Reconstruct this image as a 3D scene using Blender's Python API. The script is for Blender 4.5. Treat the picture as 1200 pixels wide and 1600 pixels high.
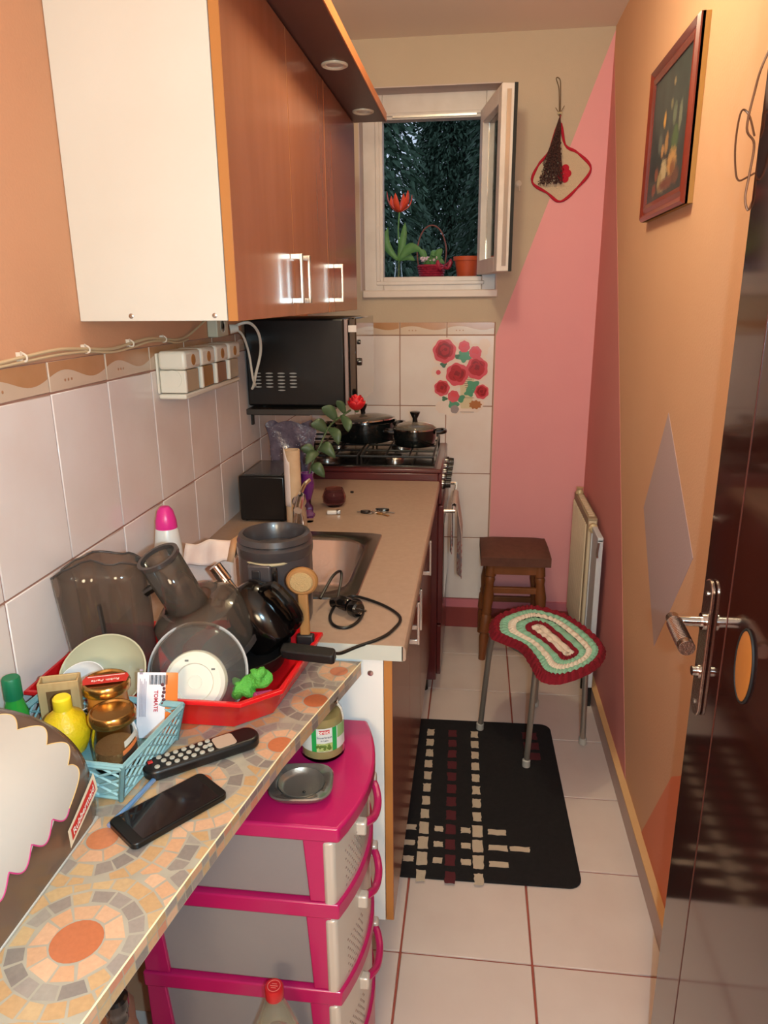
import bpy, math, random
from mathutils import Matrix, Vector, Euler, noise
PI = math.pi
R = random.Random(7)
scn = bpy.context.scene
COL = scn.collection
for o_ in list(bpy.data.objects):
    bpy.data.objects.remove(o_)

# ------------------------------------------------------------------ camera
CAM = Vector((0.723, 0.0, 1.488))
def cam_axes(yaw, pitch, roll):
    y, p, r = (math.radians(a) for a in (yaw, pitch, roll))
    fw = Vector((-math.sin(y)*math.cos(p), math.cos(y)*math.cos(p), math.sin(p)))
    rt = Vector((math.cos(y), math.sin(y), 0)); up = rt.cross(fw)
    return fw, rt*math.cos(r)+up*math.sin(r), -rt*math.sin(r)+up*math.cos(r)
fw, rt, up = cam_axes(7.162, -16.264, -0.524)
cd = bpy.data.cameras.new('camera'); cam = bpy.data.objects.new('camera', cd); COL.objects.link(cam)
m3 = Matrix((rt, up, -fw)).transposed()
cam.matrix_world = Matrix.Translation(CAM) @ m3.to_4x4()
cd.sensor_fit = 'VERTICAL'; cd.sensor_height = 24; cd.lens = 1141.36*24/1600; cd.clip_start = 0.02
scn.camera = cam
# ------------------------------------------------------------------ view and world
scn.view_settings.view_transform = 'Standard'; scn.view_settings.look = 'None'
scn.view_settings.gamma = 1; scn.view_settings.use_curve_mapping = False
scn.view_settings.exposure = 0.08
w = bpy.data.worlds.new('evening_sky'); scn.world = w; w.use_nodes = True
w.node_tree.nodes['Background'].inputs[0].default_value = (0.62, 0.75, 0.95, 1)
w.node_tree.nodes['Background'].inputs[1].default_value = 0.9
# ------------------------------------------------------------------ lights
def light(name, kind, loc, power, color, **k):
    l = bpy.data.lights.new(name, kind); l.energy = power; l.color = color
    for a, b in k.items(): setattr(l, a, b)
    o = bpy.data.objects.new(name, l); o.location = loc; COL.objects.link(o); return o
light('camera_flash', 'POINT', (0.79, -0.01, 1.485), 50.0, (0.46, 0.79, 0.97), shadow_soft_size=0.012)
light('ceiling_lamp_kitchen', 'POINT', (0.66, 1.75, 2.30), 17.5, (1.0, 0.92, 0.62), shadow_soft_size=0.06)
hl = light('hall_fill', 'AREA', (0.66, -1.4, 1.80), 26.0, (1.0, 0.78, 0.50), shape='DISK', size=0.5)  # added frontal fill behind the camera, not an actual lamp
hl.rotation_euler = (math.radians(84), 0, 0)

# ------------------------------------------------------------------ materials
def lin(h):
    if isinstance(h, tuple): return (*h, 1)
    c = [int(h[i:i+2], 16)/255 for i in (0, 2, 4)]
    return (*[x/12.92 if x <= .04045 else ((x+.055)/1.055)**2.4 for x in c], 1)
MC = {}
def mat(name, color, rough=0.5, metal=0.0, var=None, scale=8.0, amt=0.5, bump=0.0, bscale=60.0, trans=0.0, ior=1.45,
        alpha=1.0, coat=0.0, emit=None, spec=0.5, rnd=0.0, stretch=None, sss=0.0, sheen=0.0):
    if name in MC: return MC[name]
    m = bpy.data.materials.new(name); MC[name] = m; m.use_nodes = True
    nt = m.node_tree; b = nt.nodes['Principled BSDF']; N = nt.nodes.new; L = nt.links.new
    b.inputs['Base Color'].default_value = lin(color); b.inputs['Roughness'].default_value = rough
    b.inputs['Metallic'].default_value = metal; b.inputs['IOR'].default_value = ior
    b.inputs['Transmission Weight'].default_value = trans; b.inputs['Alpha'].default_value = alpha
    b.inputs['Coat Weight'].default_value = coat; b.inputs['Coat Roughness'].default_value = 0.08
    b.inputs['Specular IOR Level'].default_value = spec; b.inputs['Sheen Weight'].default_value = sheen
    if sss: b.inputs['Subsurface Weight'].default_value = sss; b.inputs['Subsurface Scale'].default_value = 0.01
    if emit: b.inputs['Emission Color'].default_value = lin(emit[0]); b.inputs['Emission Strength'].default_value = emit[1]
    tc = N('ShaderNodeTexCoord')
    src = tc.outputs['Object']
    if rnd:
        oi = N('ShaderNodeObjectInfo'); vm = N('ShaderNodeVectorMath'); vm.operation = 'ADD'
        mu = N('ShaderNodeMath'); mu.operation = 'MULTIPLY'; mu.inputs[1].default_value = 37.0
        L(oi.outputs['Random'], mu.inputs[0]); L(src, vm.inputs[0]); L(mu.outputs[0], vm.inputs[1]); src = vm.outputs[0]
    if stretch:
        mp = N('ShaderNodeMapping'); mp.inputs['Scale'].default_value = stretch; L(src, mp.inputs[0]); src = mp.outputs[0]
    if var is not None:
        n = N('ShaderNodeTexNoise'); n.inputs['Scale'].default_value = scale; n.inputs['Detail'].default_value = 5
        L(src, n.inputs['Vector'])
        cr = N('ShaderNodeValToRGB'); cr.color_ramp.elements[0].position = .5-amt*.5; cr.color_ramp.elements[1].position = .5+amt*.5
        cr.color_ramp.elements[0].color = lin(color); cr.color_ramp.elements[1].color = lin(var)
        L(n.outputs[0], cr.inputs[0]); L(cr.outputs[0], b.inputs['Base Color'])
    if bump:
        n2 = N('ShaderNodeTexNoise'); n2.inputs['Scale'].default_value = bscale; n2.inputs['Detail'].default_value = 3
        L(src, n2.inputs['Vector'])
        bp = N('ShaderNodeBump'); bp.inputs['Strength'].default_value = bump; bp.inputs['Distance'].default_value = 0.003
        L(n2.outputs[0], bp.inputs['Height']); L(bp.outputs[0], b.inputs['Normal'])
    return m
def vcol_mat(name, rough=0.5, attr='Col', coat=0.0, var=0.0, scale=120):
    if name in MC: return MC[name]
    m = bpy.data.materials.new(name); MC[name] = m; m.use_nodes = True
    nt = m.node_tree; b = nt.nodes['Principled BSDF']; a = nt.nodes.new('ShaderNodeAttribute'); a.attribute_name = attr
    b.inputs['Roughness'].default_value = rough; b.inputs['Coat Weight'].default_value = coat
    if var:
        n = nt.nodes.new('ShaderNodeTexNoise'); n.inputs['Scale'].default_value = scale
        mx = nt.nodes.new('ShaderNodeMix'); mx.data_type = 'RGBA'; mx.blend_type = 'MULTIPLY'; mx.inputs[0].default_value = var
        tc = nt.nodes.new('ShaderNodeTexCoord'); nt.links.new(tc.outputs['Object'], n.inputs['Vector'])
        nt.links.new(a.outputs['Color'], mx.inputs[6]); nt.links.new(n.outputs[0], mx.inputs[7]); nt.links.new(mx.outputs[2], b.inputs['Base Color'])
    else: nt.links.new(a.outputs['Color'], b.inputs['Base Color'])
    return m

# ------------------------------------------------------------------ mesh builder
def frame_z(d):
    d = Vector(d).normalized(); q = d.to_track_quat('Z', 'Y'); return q.to_matrix().to_4x4()
class MB:
    def __init__(s): s.v = []; s.f = []; s.c = []; s.T = Matrix.Identity(4); s.col = None
    def at(s, loc=(0,0,0), rot=(0,0,0)):
        s.T = Matrix.Translation(Vector(loc)) @ Euler(rot).to_matrix().to_4x4(); return s
    def add(s, vs, fs):
        b = len(s.v); s.v += [s.T @ Vector(p) for p in vs]; s.f += [tuple(b+i for i in f) for f in fs]; s.c += [s.col]*len(fs); return s
    def box(s, x0, x1, y0, y1, z0, z1):
        return s.add([(x0,y0,z0),(x1,y0,z0),(x1,y1,z0),(x0,y1,z0),(x0,y0,z1),(x1,y0,z1),(x1,y1,z1),(x0,y1,z1)],
                     [(0,3,2,1),(4,5,6,7),(0,1,5,4),(1,2,6,5),(2,3,7,6),(3,0,4,7)])
    def lathe(s, prof, seg=32, loc=(0,0,0), axis=(0,0,1), sx=1, sy=1):
        A = Matrix.Translation(Vector(loc)) @ frame_z(axis); vs = []; fs = []; n = len(prof)
        for i in range(seg):
            a = 2*PI*i/seg
            for r, z in prof: vs.append(A @ Vector((r*math.cos(a)*sx, r*math.sin(a)*sy, z)))
        for i in range(seg):
            j = (i+1) % seg
            for k in range(n-1): fs.append((i*n+k, j*n+k, j*n+k+1, i*n+k+1))
        rs_ = [p[0] for p in prof]
        if n == 4 and min(rs_) > 0 and max(rs_)/min(rs_) < 1.3:          # a ring: close the section on itself
            for i in range(seg): j = (i+1) % seg; fs.append((i*n+3, j*n+3, j*n, i*n))
        else:
            if prof[0][0] > 1e-6: fs.append(tuple(i*n for i in range(seg))[::-1])
            if prof[-1][0] > 1e-6: fs.append(tuple(i*n+n-1 for i in range(seg)))
        return s.add(vs, fs)
    def shell(s, prof, seg=32, loc=(0,0,0), axis=(0,0,1)):      # open lathe, no caps
        A = Matrix.Translation(Vector(loc)) @ frame_z(axis); vs = []; fs = []; n = len(prof)
        for i in range(seg):
            a = 2*PI*i/seg
            for r, z in prof: vs.append(A @ Vector((r*math.cos(a), r*math.sin(a), z)))
        for i in range(seg):
            j = (i+1) % seg
            for k in range(n-1): fs.append((i*n+k, j*n+k, j*n+k+1, i*n+k+1))
        return s.add(vs, fs)
    def cyl(s, p0, p1, r0, r1=None, seg=16):
        p0 = Vector(p0); p1 = Vector(p1); r1 = r0 if r1 is None else r1
        return s.lathe([(r0, 0), (r1, (p1-p0).length)], seg, p0, p1-p0)
    def tube(s, pts, r, seg=8, closed=False, smooth=0):
        pts = [Vector(p) for p in pts]
        if smooth: pts = spline(pts, smooth, closed)
        n = len(pts); rr = r if isinstance(r, list) else [r]*n
        if isinstance(r, list) and len(r) != n: rr = [r[int(i*(len(r)-1)/(n-1))] for i in range(n)]
        vs = []; fs = []; up0 = None
        for i, p in enumerate(pts):
            if closed: t = pts[(i+1) % n]-pts[i-1]
            else: t = pts[min(i+1, n-1)]-pts[max(i-1, 0)]
            t.normalize()
            if up0 is None: up0 = Vector((0,0,1)) if abs(t.z) < .9 else Vector((1,0,0))
            x = t.cross(up0); x.normalize(); y = x.cross(t); up0 = y
            for k in range(seg):
                a = 2*PI*k/seg; vs.append(p+x*math.cos(a)*rr[i]+y*math.sin(a)*rr[i])
        for i in range(n if closed else n-1):
            j = (i+1) % n
            for k in range(seg): l = (k+1) % seg; fs.append((i*seg+k, i*seg+l, j*seg+l, j*seg+k))
        if not closed: fs.append(tuple(range(seg))[::-1]); fs.append(tuple((n-1)*seg+k for k in range(seg)))
        return s.add(vs, fs)
    def prism(s, poly, z0, z1):
        n = len(poly); vs = [(x, y, z0) for x, y in poly]+[(x, y, z1) for x, y in poly]
        return s.add(vs, [tuple(range(n))[::-1], tuple(range(n, 2*n))]+[(i, (i+1) % n, n+(i+1) % n, n+i) for i in range(n)])
    def ball(s, loc, rx, ry=None, rz=None, seg=16, rings=10):
        ry = rx if ry is None else ry; rz = rx if rz is None else rz
        vs = []; fs = []
        for i in range(rings+1):
            th = PI*i/rings
            for k in range(seg):
                a = 2*PI*k/seg; vs.append((loc[0]+rx*math.sin(th)*math.cos(a), loc[1]+ry*math.sin(th)*math.sin(a), loc[2]-rz*math.cos(th)))
        for i in range(rings):
            for k in range(seg): l = (k+1) % seg; fs.append((i*seg+k, i*seg+l, (i+1)*seg+l, (i+1)*seg+k))
        return s.add(vs, fs)
    def grid(s, fn, nu, nv, two=0.0):
        vs = [fn(i/nu, j/nv) for i in range(nu+1) for j in range(nv+1)]
        return s.add(vs, [(i*(nv+1)+j, (i+1)*(nv+1)+j, (i+1)*(nv+1)+j+1, i*(nv+1)+j+1) for i in range(nu) for j in range(nv)])
    def build(s, name, m=None, parent=None, world=False, bev=0.0, smooth=35, solid=0.0, seg=2):
        me = bpy.data.meshes.new(name)
        vs = s.v
        if world and parent is not None:
            inv = wm(parent).inverted(); vs = [inv @ p for p in vs]
        me.from_pydata([tuple(p) for p in vs], [], s.f); me.update()
        if any(c is not None for c in s.c):
            ca = me.color_attributes.new('Col', 'FLOAT_COLOR', 'CORNER'); li = 0
            for p, c in zip(me.polygons, s.c):
                c = lin(c) if isinstance(c, str) else (c or (1,1,1,1))
                for _ in p.vertices: ca.data[li].color = c; li += 1
        if smooth:
            me.shade_smooth(); me.set_sharp_from_angle(angle=math.radians(smooth))
        if m: me.materials.append(m)
        o = bpy.data.objects.new(name, me); COL.objects.link(o)
        if parent is not None: o.parent = parent
        if solid:
            md = o.modifiers.new('thickness', 'SOLIDIFY'); md.thickness = solid; md.offset = 0
        if bev:
            md = o.modifiers.new('edge', 'BEVEL'); md.width = bev; md.segments = seg; md.limit_method = 'ANGLE'; md.angle_limit = math.radians(40)
        return o
def wm(o):
    m = Matrix.Translation(o.location) @ o.rotation_euler.to_matrix().to_4x4()
    return wm(o.parent) @ m if o.parent else m
def spline(pts, n, closed=False):
    out = []; N = len(pts)
    rng = range(N if closed else N-1)
    for i in rng:
        if closed: a, b, c, d = pts[i-1], pts[i], pts[(i+1) % N], pts[(i+2) % N]
        else: a, b, c, d = pts[max(i-1, 0)], pts[i], pts[i+1], pts[min(i+2, N-1)]
        for k in range(n):
            t = k/n
            out.append(.5*((2*b)+(-a+c)*t+(2*a-5*b+4*c-d)*t*t+(-a+3*b-3*c+d)*t**3))
    if not closed: out.append(pts[-1])
    return out
def rrect(x0, x1, y0, y1, r, n=5):
    P = []
    for cx, cy, a0 in ((x1-r, y1-r, 0), (x0+r, y1-r, 90), (x0+r, y0+r, 180), (x1-r, y0+r, 270)):
        for k in range(n+1):
            a = math.radians(a0+90*k/n); P.append((cx+r*math.cos(a), cy+r*math.sin(a)))
    return P
def thing(name, label, cat, loc=(0,0,0), rot=(0,0,0), group=None):
    o = bpy.data.objects.new(name, None); COL.objects.link(o); o.empty_display_size = .03
    o.location = loc; o.rotation_euler = rot if isinstance(rot, tuple) else (0, 0, rot)
    return tag(o, label, cat, group)
def tag(o, label=None, cat=None, group=None, kind=None):
    if label: o['label'] = label
    if cat: o['category'] = cat
    if group: o['group'] = group
    if kind: o['kind'] = kind
    return o
def struct(o, label=None): o['kind'] = 'structure'; return tag(o, label)
def inst(src, name, parent=None, loc=None, rot=None):
    o = src.copy(); o.name = name; COL.objects.link(o); o.parent = parent
    if loc is not None: o.location = loc
    if rot is not None: o.rotation_euler = rot
    return o
def kids(o): return [c for c in bpy.data.objects if c.parent == o]
def dup(root, loc, rot=None, label=None, group=None):
    r = root.copy(); COL.objects.link(r); r.location = loc
    if rot is not None: r.rotation_euler = rot
    if label: r['label'] = label
    if group: r['group'] = group
    for ch in kids(root):
        c = ch.copy(); COL.objects.link(c); c.parent = r
        for g in kids(ch):
            d = g.copy(); COL.objects.link(d); d.parent = c
    return r
def text(name, s, size, m, parent, M4, extrude=0.0003, world=False, bold=0.0):
    cu = bpy.data.curves.new(name, 'FONT'); cu.body = s; cu.size = size; cu.extrude = extrude; cu.align_x = 'CENTER'; cu.align_y = 'CENTER'
    cu.offset = bold; cu.resolution_u = 3
    o = bpy.data.objects.new(name, cu); COL.objects.link(o); bpy.context.view_layer.update()
    me = bpy.data.meshes.new_from_object(o.evaluated_get(bpy.context.evaluated_depsgraph_get()))
    bpy.data.objects.remove(o); me.name = name
    if world and parent is not None: M4 = wm(parent).inverted() @ M4
    me.transform(M4); me.materials.clear(); me.materials.append(m)
    o = bpy.data.objects.new(name, me); COL.objects.link(o); o.parent = parent
    return o
def bent_text(name, s, size, m, parent, fn):      # lay the letters on a curved surface: fn(x, y) -> point
    cu = bpy.data.curves.new(name, 'FONT'); cu.body = s; cu.size = size; cu.align_x = 'CENTER'; cu.align_y = 'CENTER'; cu.resolution_u = 3; cu.offset = size*.012
    o = bpy.data.objects.new(name, cu); COL.objects.link(o); bpy.context.view_layer.update()
    me = bpy.data.meshes.new_from_object(o.evaluated_get(bpy.context.evaluated_depsgraph_get()))
    bpy.data.objects.remove(o)
    for v in me.vertices: v.co = fn(v.co.x, v.co.y)
    me.materials.clear(); me.materials.append(m)
    o = bpy.data.objects.new(name, me); COL.objects.link(o); o.parent = parent
    return o
# ================================================================== ROOM
XL, XR, YB, YN, H = 0.0, 1.207, 3.189, -2.7, 2.452
m_orange = mat('paint_orange', 'dca27c', .8, var='d69a74', scale=3, amt=.6, bump=.15, bscale=180)
m_beige = mat('paint_beige', 'c6b29c', .85, var='bca892', scale=2.5, amt=.7, bump=.2, bscale=160)
m_right = mat('paint_peach', 'dcac88', .85, var='d4a27e', scale=2.0, amt=.7, bump=.2, bscale=160)
m_pink = mat('paint_pink', 'eca4a6', .75, var='e69ca0', scale=3, amt=.6, bump=.15, bscale=170)
m_pinkr = mat('paint_dusty_rose', 'd88c88', .75, var='d08480', scale=3, amt=.6, bump=.15, bscale=170)
m_lav = mat('paint_lavender', 'b8a0a0', .8, bump=.15, bscale=170)
m_coral = mat('paint_coral', 'dd8260', .8, bump=.15, bscale=170)
m_ceil = mat('paint_ceiling', 'eedccc', .9, bump=.1, bscale=120)
m_tile = mat('wall_tile_glaze', 'efe6e2', .18, var='e2cfc6', scale=6, amt=.75, bump=.04, bscale=9, rnd=1)
m_ftile = mat('floor_tile_glaze', 'e0d0c6', .30, var='ccb8ae', scale=5, amt=.8, bump=.06, bscale=20, rnd=1)
m_grout = mat('grout_brown', '94604e', .9, var='b08a78', scale=12, amt=.6)
m_fgrout = mat('grout_red', 'a85848', .9, var='94483c', scale=12)
m_border = mat('border_tile_glaze', 'd8bfa8', .22, var='ceb49c', scale=9, rnd=1)
m_wave = mat('border_wave_tan', 'c08e66', .22, var='b58258', scale=14)
m_dot = mat('border_dot', 'b07c58', .3)
def wall_with_hole(name, x0, x1, z0, z1, hx0, hx1, hz0, hz1, y0, y1, m):
    b = MB()
    b.box(x0, hx0, y0, y1, z0, z1); b.box(hx1, x1, y0, y1, z0, z1)
    b.box(hx0, hx1, y0, y1, z0, hz0); b.box(hx0, hx1, y0, y1, hz1, z1)
    return struct(b.build(name, m, smooth=0))
wl = struct(MB().box(-.12, 0, YN, YB+.25, -.05, H).build('wall_left', m_orange, smooth=0))
wr = struct(MB().box(XR, XR+.12, YN, YB+.25, -.05, H).build('wall_right', m_right, smooth=0))
WX0, WX1, WZ0, WZ1 = .232, .798, 1.520, 2.285
wb = wall_with_hole('wall_back', 0, XR, -.05, H, WX0, WX1, WZ0, WZ1, YB, YB+.24, m_beige)
struct(MB().box(-.12, XR+.12, YN-.1, YN, -.05, H).build('wall_near', m_right, smooth=0))
struct(MB().box(-.12, XR+.12, YN-.1, YB+.25, H, H+.1).build('ceiling', m_ceil, smooth=0))
fl = struct(MB().box(-.12, XR+.12, YN-.1, YB+.25, -.08, -.004).build('floor', m_fgrout, smooth=0))
# floor tiles
S = .308; src = MB().box(-S/2+.0026, S/2-.0026, -S/2+.0026, S/2-.0026, -.006, 0).build('tile', m_ftile, fl, bev=.0012, seg=1)
first = True
for i in range(-2, 3):
    for j in range(-6, 6):
        cx = .581+(i+.5)*S; cy = 1.365+(j+.5)*S
        if cx-S/2 > XR or cx+S/2 < 0: continue
        if cy > YB+.1: continue
        sx = 1.0
        if first: src.location = (cx, cy, 0); first = False; t = src
        else: t = inst(src, 'tile', fl, (cx, cy, 0))
        t.rotation_euler = (0, 0, R.choice((0, PI/2, PI, -PI/2)))
        if cx+S/2 > XR+.01:      # cut tile at the right wall
            x1 = XR-.001; x0 = cx-S/2+.002
            bpy.data.objects.remove(t) if t is not src else None
            MB().box(x0, x1, cy-S/2+.002, cy+S/2-.002, -.006, 0).build('tile', m_ftile, fl, bev=.0012, seg=1)
# wall tiles, left wall
HT = .299; ZB = 1.338; ZT = 1.392; G = .0019
tl = None
grL = MB().box(0, .0035, .3, YB, ZB-5*HT, ZT-.001).build('grout', m_grout, wl)
for k in range(-4, 11):
    y0 = 1.171+.2*k; y1 = min(y0+.2, YB-.004)
    if y1-y0 < .05: continue
    full = y1-y0 > .199
    for r in range(4):
        z1 = ZB-r*HT; z0 = z1-HT
        if full and tl is not None: inst(tl, 'tile', wl, (0, y0+.1, (z0+z1)/2), (R.choice((0, PI)), 0, 0)); continue
        w_ = (y1-y0)/2
        t = MB().box(0, .006, -w_+G, w_-G, -HT/2+G, HT/2-G).build('tile', m_tile, wl, bev=.0012, seg=1); t.location = (0, (y0+y1)/2, (z0+z1)/2)
        if full: tl = t
    b = MB().box(0, .006, y0+G, y1-G, ZB+G, ZT-G).build('border_tile', m_border, wl, bev=.001, seg=1)
    wv = MB(); n = 16; ph = (k % 2)*PI
    for i in range(n):
        a0 = y0+.004+(y1-y0-.008)*i/n; a1 = y0+.004+(y1-y0-.008)*(i+1)/n
        f = lambda y: ZB+.026+.010*math.sin((y-y0)/.2*2*PI+ph*0)
        wv.add([(.0062, a0, f(a0)), (.0062, a1, f(a1)), (.0062, a1, ZT-.002), (.0062, a0, ZT-.002)], [(0, 1, 2, 3)])
    wv.build('wave_band', m_wave, wl, smooth=0)
    dd = MB()
    for q in range(3): dd.lathe([(.0028, 0), (.0001, .0003)], 8, (.0062, y0+.05+q*.011, ZB+.018), (1, 0, 0))
    dd.build('border_dots', m_dot, wl)
# wall tiles, back wall
MB().box(0, .800, YB-.0035, YB, .142, ZT-.001).build('grout', m_grout, wb)
tb = None
for k in range(4):
    x0 = .198+.2*k-.2*0; x0 = -.002+.2*k
    for r in range(4):
        z1 = ZB-r*HT; z0 = z1-HT
        if tb is not None: inst(tb, 'tile', wb, (x0+.1, YB, (z0+z1)/2), (0, R.choice((0, PI)), 0)); continue
        t = MB().box(-.1+G, .1-G, -.006, 0, -HT/2+G, HT/2-G).build('tile', m_tile, wb, bev=.0012, seg=1); t.location = (x0+.1, YB, (z0+z1)/2); tb = t
    MB().box(x0+G, x0+.2-G, YB-.006, YB, ZB+G, ZT-G).build('border_tile', m_border, wb, bev=.001, seg=1)
    wv = MB(); n = 16
    for i in range(n):
        a0 = x0+.004+.192*i/n; a1 = x0+.004+.192*(i+1)/n
        f = lambda y: ZB+.030+.008*math.sin((y-x0)/.2*2*PI)
        wv.add([(a0, YB-.0063, f(a0)), (a0, YB-.0063, ZT-.002), (a1, YB-.0063, ZT-.002), (a1, YB-.0063, f(a1))], [(0, 3, 2, 1)])
    wv.build('wave_band', m_wave, wb, smooth=0)
    dd = MB()
    for q in range(3): dd.lathe([(.0028, 0), (.0001, .0003)], 8, (x0+.04+q*.014, YB-.0063, ZB+.020), (0, -1, 0))
    dd.build('border_dots', m_dot, wb)
# painted shapes
def paint(name, pts, m, par, n):
    v = [Vector(p) for p in pts]; b = MB(); k = len(v); off = Vector(n)*.0008
    b.add([p+off for p in v]+[p-off*.5 for p in v], [tuple(range(k)), tuple(range(k, 2*k))[::-1]]+[(i, k+i, k+(i+1) % k, (i+1) % k) for i in range(k)])
    return b.build(name, m, par, smooth=0)
paint('painted_pink_triangle', [(XR, YB, 2.44), (.803, YB, 1.335), (.803, YB, .14), (XR, YB, .14)], m_pink, wb, (0, -1, 0))
paint('painted_rose_triangle', [(XR, YB, 2.37), (XR, YB, .075), (XR, 1.98, .075)], m_pinkr, wr, (-1, 0, 0))
paint('painted_lavender_diamond', [(XR, 1.905, 1.207), (XR, 2.07, .913), (XR, 1.817, .605), (XR, 1.581, .936)], m_lav, wr, (-1, 0, 0))
paint('painted_coral_triangle', [(XR, 1.55, .40), (XR, 1.751, .075), (XR, .9, .075), (XR, .9, .9)], m_coral, wr, (-1, 0, 0))
# baseboards
m_bb = mat('skirting_tile', 'b59a90', .35, var='a88c82', scale=9)
m_bbt = mat('skirting_ledge', 'd9b07c', .5, var='cfa270', scale=7)
bb = struct(MB().box(1.189, XR, YN, YB, 0, .072).build('baseboard_right', m_bb, bev=.002))
MB().box(1.187, XR, YN, YB, .072, .078).build('ledge', m_bbt, bb)
m_bbr = mat('skirting_red_brown', '9c4440', .5, var='8a3a36', scale=10, amt=.8)
m_bbp = mat('skirting_pink', 'd87c86', .6)
b2 = struct(MB().box(0, 1.187, YB-.014, YB, 0, .10).build('baseboard_back', m_bbr, bev=.002))
MB().box(0, 1.187, YB-.011, YB, .10, .14).build('paint_strip', m_bbp, b2, smooth=0)

# ------------------------------------------------------------------ window
m_upvc = mat('window_plastic', 'ded2cc', .35, var='d2c4bc', scale=14)
m_reveal = mat('reveal_paint', 'c8b8b4', .8, bump=.1)
m_glass = mat('window_glass', 'e8f0ee', .02, trans=1.0, ior=1.45)
m_steel = mat('brushed_steel', 'b8b4b0', .28, 1.0, bump=.05, bscale=200)
m_chrome = mat('chrome', 'd8d6d4', .08, 1.0)
win = struct(thing('window_1', None, None, (.52, YB+.1, 1.52)))
FY0, FY1 = YB+.10, YB+.155
b = MB(); b.box(WX0-.001, WX0+.085, FY0, FY1, WZ0, WZ1); b.box(WX1-.06, WX1, FY0, FY1, WZ0, WZ1)
b.box(WX0+.085, WX1-.06, FY0, FY1, WZ0, 1.578); b.box(WX0+.085, WX1-.06, FY0, FY1, 2.188, WZ1)
b.build('window_frame', m_upvc, win, True, bev=.003)
b = MB(); b.box(WX0+.055, WX0+.072, FY0-.008, FY0, 1.56, 2.2); b.box(WX0+.055, WX1-.05, FY0-.008, FY0, 1.545, 1.56); b.box(WX0+.055, WX1-.05, FY0-.008, FY0, 2.2, 2.212)
b.build('rebate_lip', m_upvc, win, True, bev=.002)
MB().box(WX0+.01, WX1+.006, YB-.018, YB+.10, WZ0-.028, WZ0+.002).build('window_sill', mat('sill_white', 'dccbc0', .4), win, True, bev=.004)
b = MB(); b.box(WX0, WX0+.004, YB, FY0, WZ0, WZ1); b.box(WX1-.004, WX1, YB, FY0, WZ0, WZ1); b.box(WX0, WX1, YB, FY0, WZ1-.004, WZ1)
b.build('reveal', m_reveal, win, True, smooth=0)
MB().box(.36, .70, FY0-.012, FY0-.001, 2.193, 2.201).build('stay_rail', m_steel, win, True)
# open sash, hinged on the right, swung into the room
hx, hy = .745, YB+.085
sa = thing('sash', None, None, (hx-.52, hy-(YB+.1), 0), (0, 0, math.radians(-79.5))); sa.parent = win
# local: x along the sash from hinge, y thickness, z up; the sash points toward the room
def sbox(n, m, x0, x1, y0, y1, z0, z1, bev=.003): return MB().box(x0, x1, y0, y1, z0-1.52, z1-1.52).build(n, m, sa, bev=bev)
W_, zb_, zt_ = .40, 1.582, 2.205
sbox('stile', m_upvc, 0, .055, -.03, .025, zb_, zt_); sbox('stile', m_upvc, W_-.055, W_, -.03, .025, zb_, zt_)
sbox('rail', m_upvc, .055, W_-.055, -.03, .025, zb_, zb_+.055); sbox('rail', m_upvc, .055, W_-.055, -.03, .025, zt_-.055, zt_)
sbox('pane', m_glass, .055, W_-.055, -.006, .006, zb_+.055, zt_-.055, 0)
sbox('gasket', mat('black_rubber', '141212', .6), W_, W_+.004, .014, .026, zb_, zt_, 0)
sbox('espagnolette', m_steel, W_, W_+.003, -.012, .004, zb_+.02, zt_-.02, 0)
hd = MB(); hd.box(W_-.03, W_+.0, .025, .035, 1.86-1.52, 1.93-1.52); hd.tube([(W_-.018, .03, .372), (W_-.018, .065, .372), (W_-.018, .068, .36), (W_-.018, .068, .28)], .008, 8)
pass
# ------------------------------------------------------------------ outside
m_ledge = mat('outer_sill_dark', '2e2a2c', .6)
struct(MB().box(.1, 1.0, YB+.155, YB+.56, 1.535, 1.562).build('trim_1', m_ledge, bev=.003), 'dark outer window ledge')
struct(MB().box(-8, 10, 3.8, 22, -1.2, -1.0).build('ground', mat('dark_ground', '20281c', .95), smooth=0))
m_fol = mat('conifer_green', '24382c', .7, var='46604a', scale=1.6, amt=.6)
def tree(x, y, h, rad, n, seed, label):
    t = thing('conifer_tree', label, 'tree', (x, y, -1.0))
    r = random.Random(seed)
    MB().cyl((0, 0, 0), (0, 0, h*.95), .16, .03, 10).build('trunk', mat('bark', '2a221c', .9, bump=.6, bscale=20), t)
    b = MB()
    for i in range(n):
        z = .3+(h-.3)*r.random()**.9; a = r.random()*2*PI; rr = rad*(1-z/h*.75)*(.35+.65*r.random())
        z -= .25*(rr/rad)
        p = Vector((rr*math.cos(a), rr*math.sin(a), z)); L = .035+.06*r.random()
        d = Vector((math.cos(a)+r.uniform(-.8, .8), math.sin(a)+r.uniform(-.8, .8), -.4-1.1*r.random())).normalized()*L
        s = Vector((r.uniform(-1, 1), r.uniform(-1, 1), r.uniform(-.5, .5))).normalized()*(.008+.013*r.random())
        b.add([p-s, p+d*.6-s*.8, p+d, p+d*.6+s*.8, p+s], [(0, 1, 2, 3, 4)])
    o = b.build('foliage', m_fol, t, smooth=0); o['kind'] = 'stuff'
    return t
tree(-0.60, 6.4, 6.4, 1.5, 70000, 1, 'dark conifer filling the left half of the view outside the window')
tree(1.28, 7.6, 6.6, 1.25, 56000, 2, 'dark conifer on the right outside the window, beside a gap of sky')
tree(.35, 10.2, 5.2, 1.3, 44000, 3, 'lower dark conifer standing furthest back outside the window')
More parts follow.
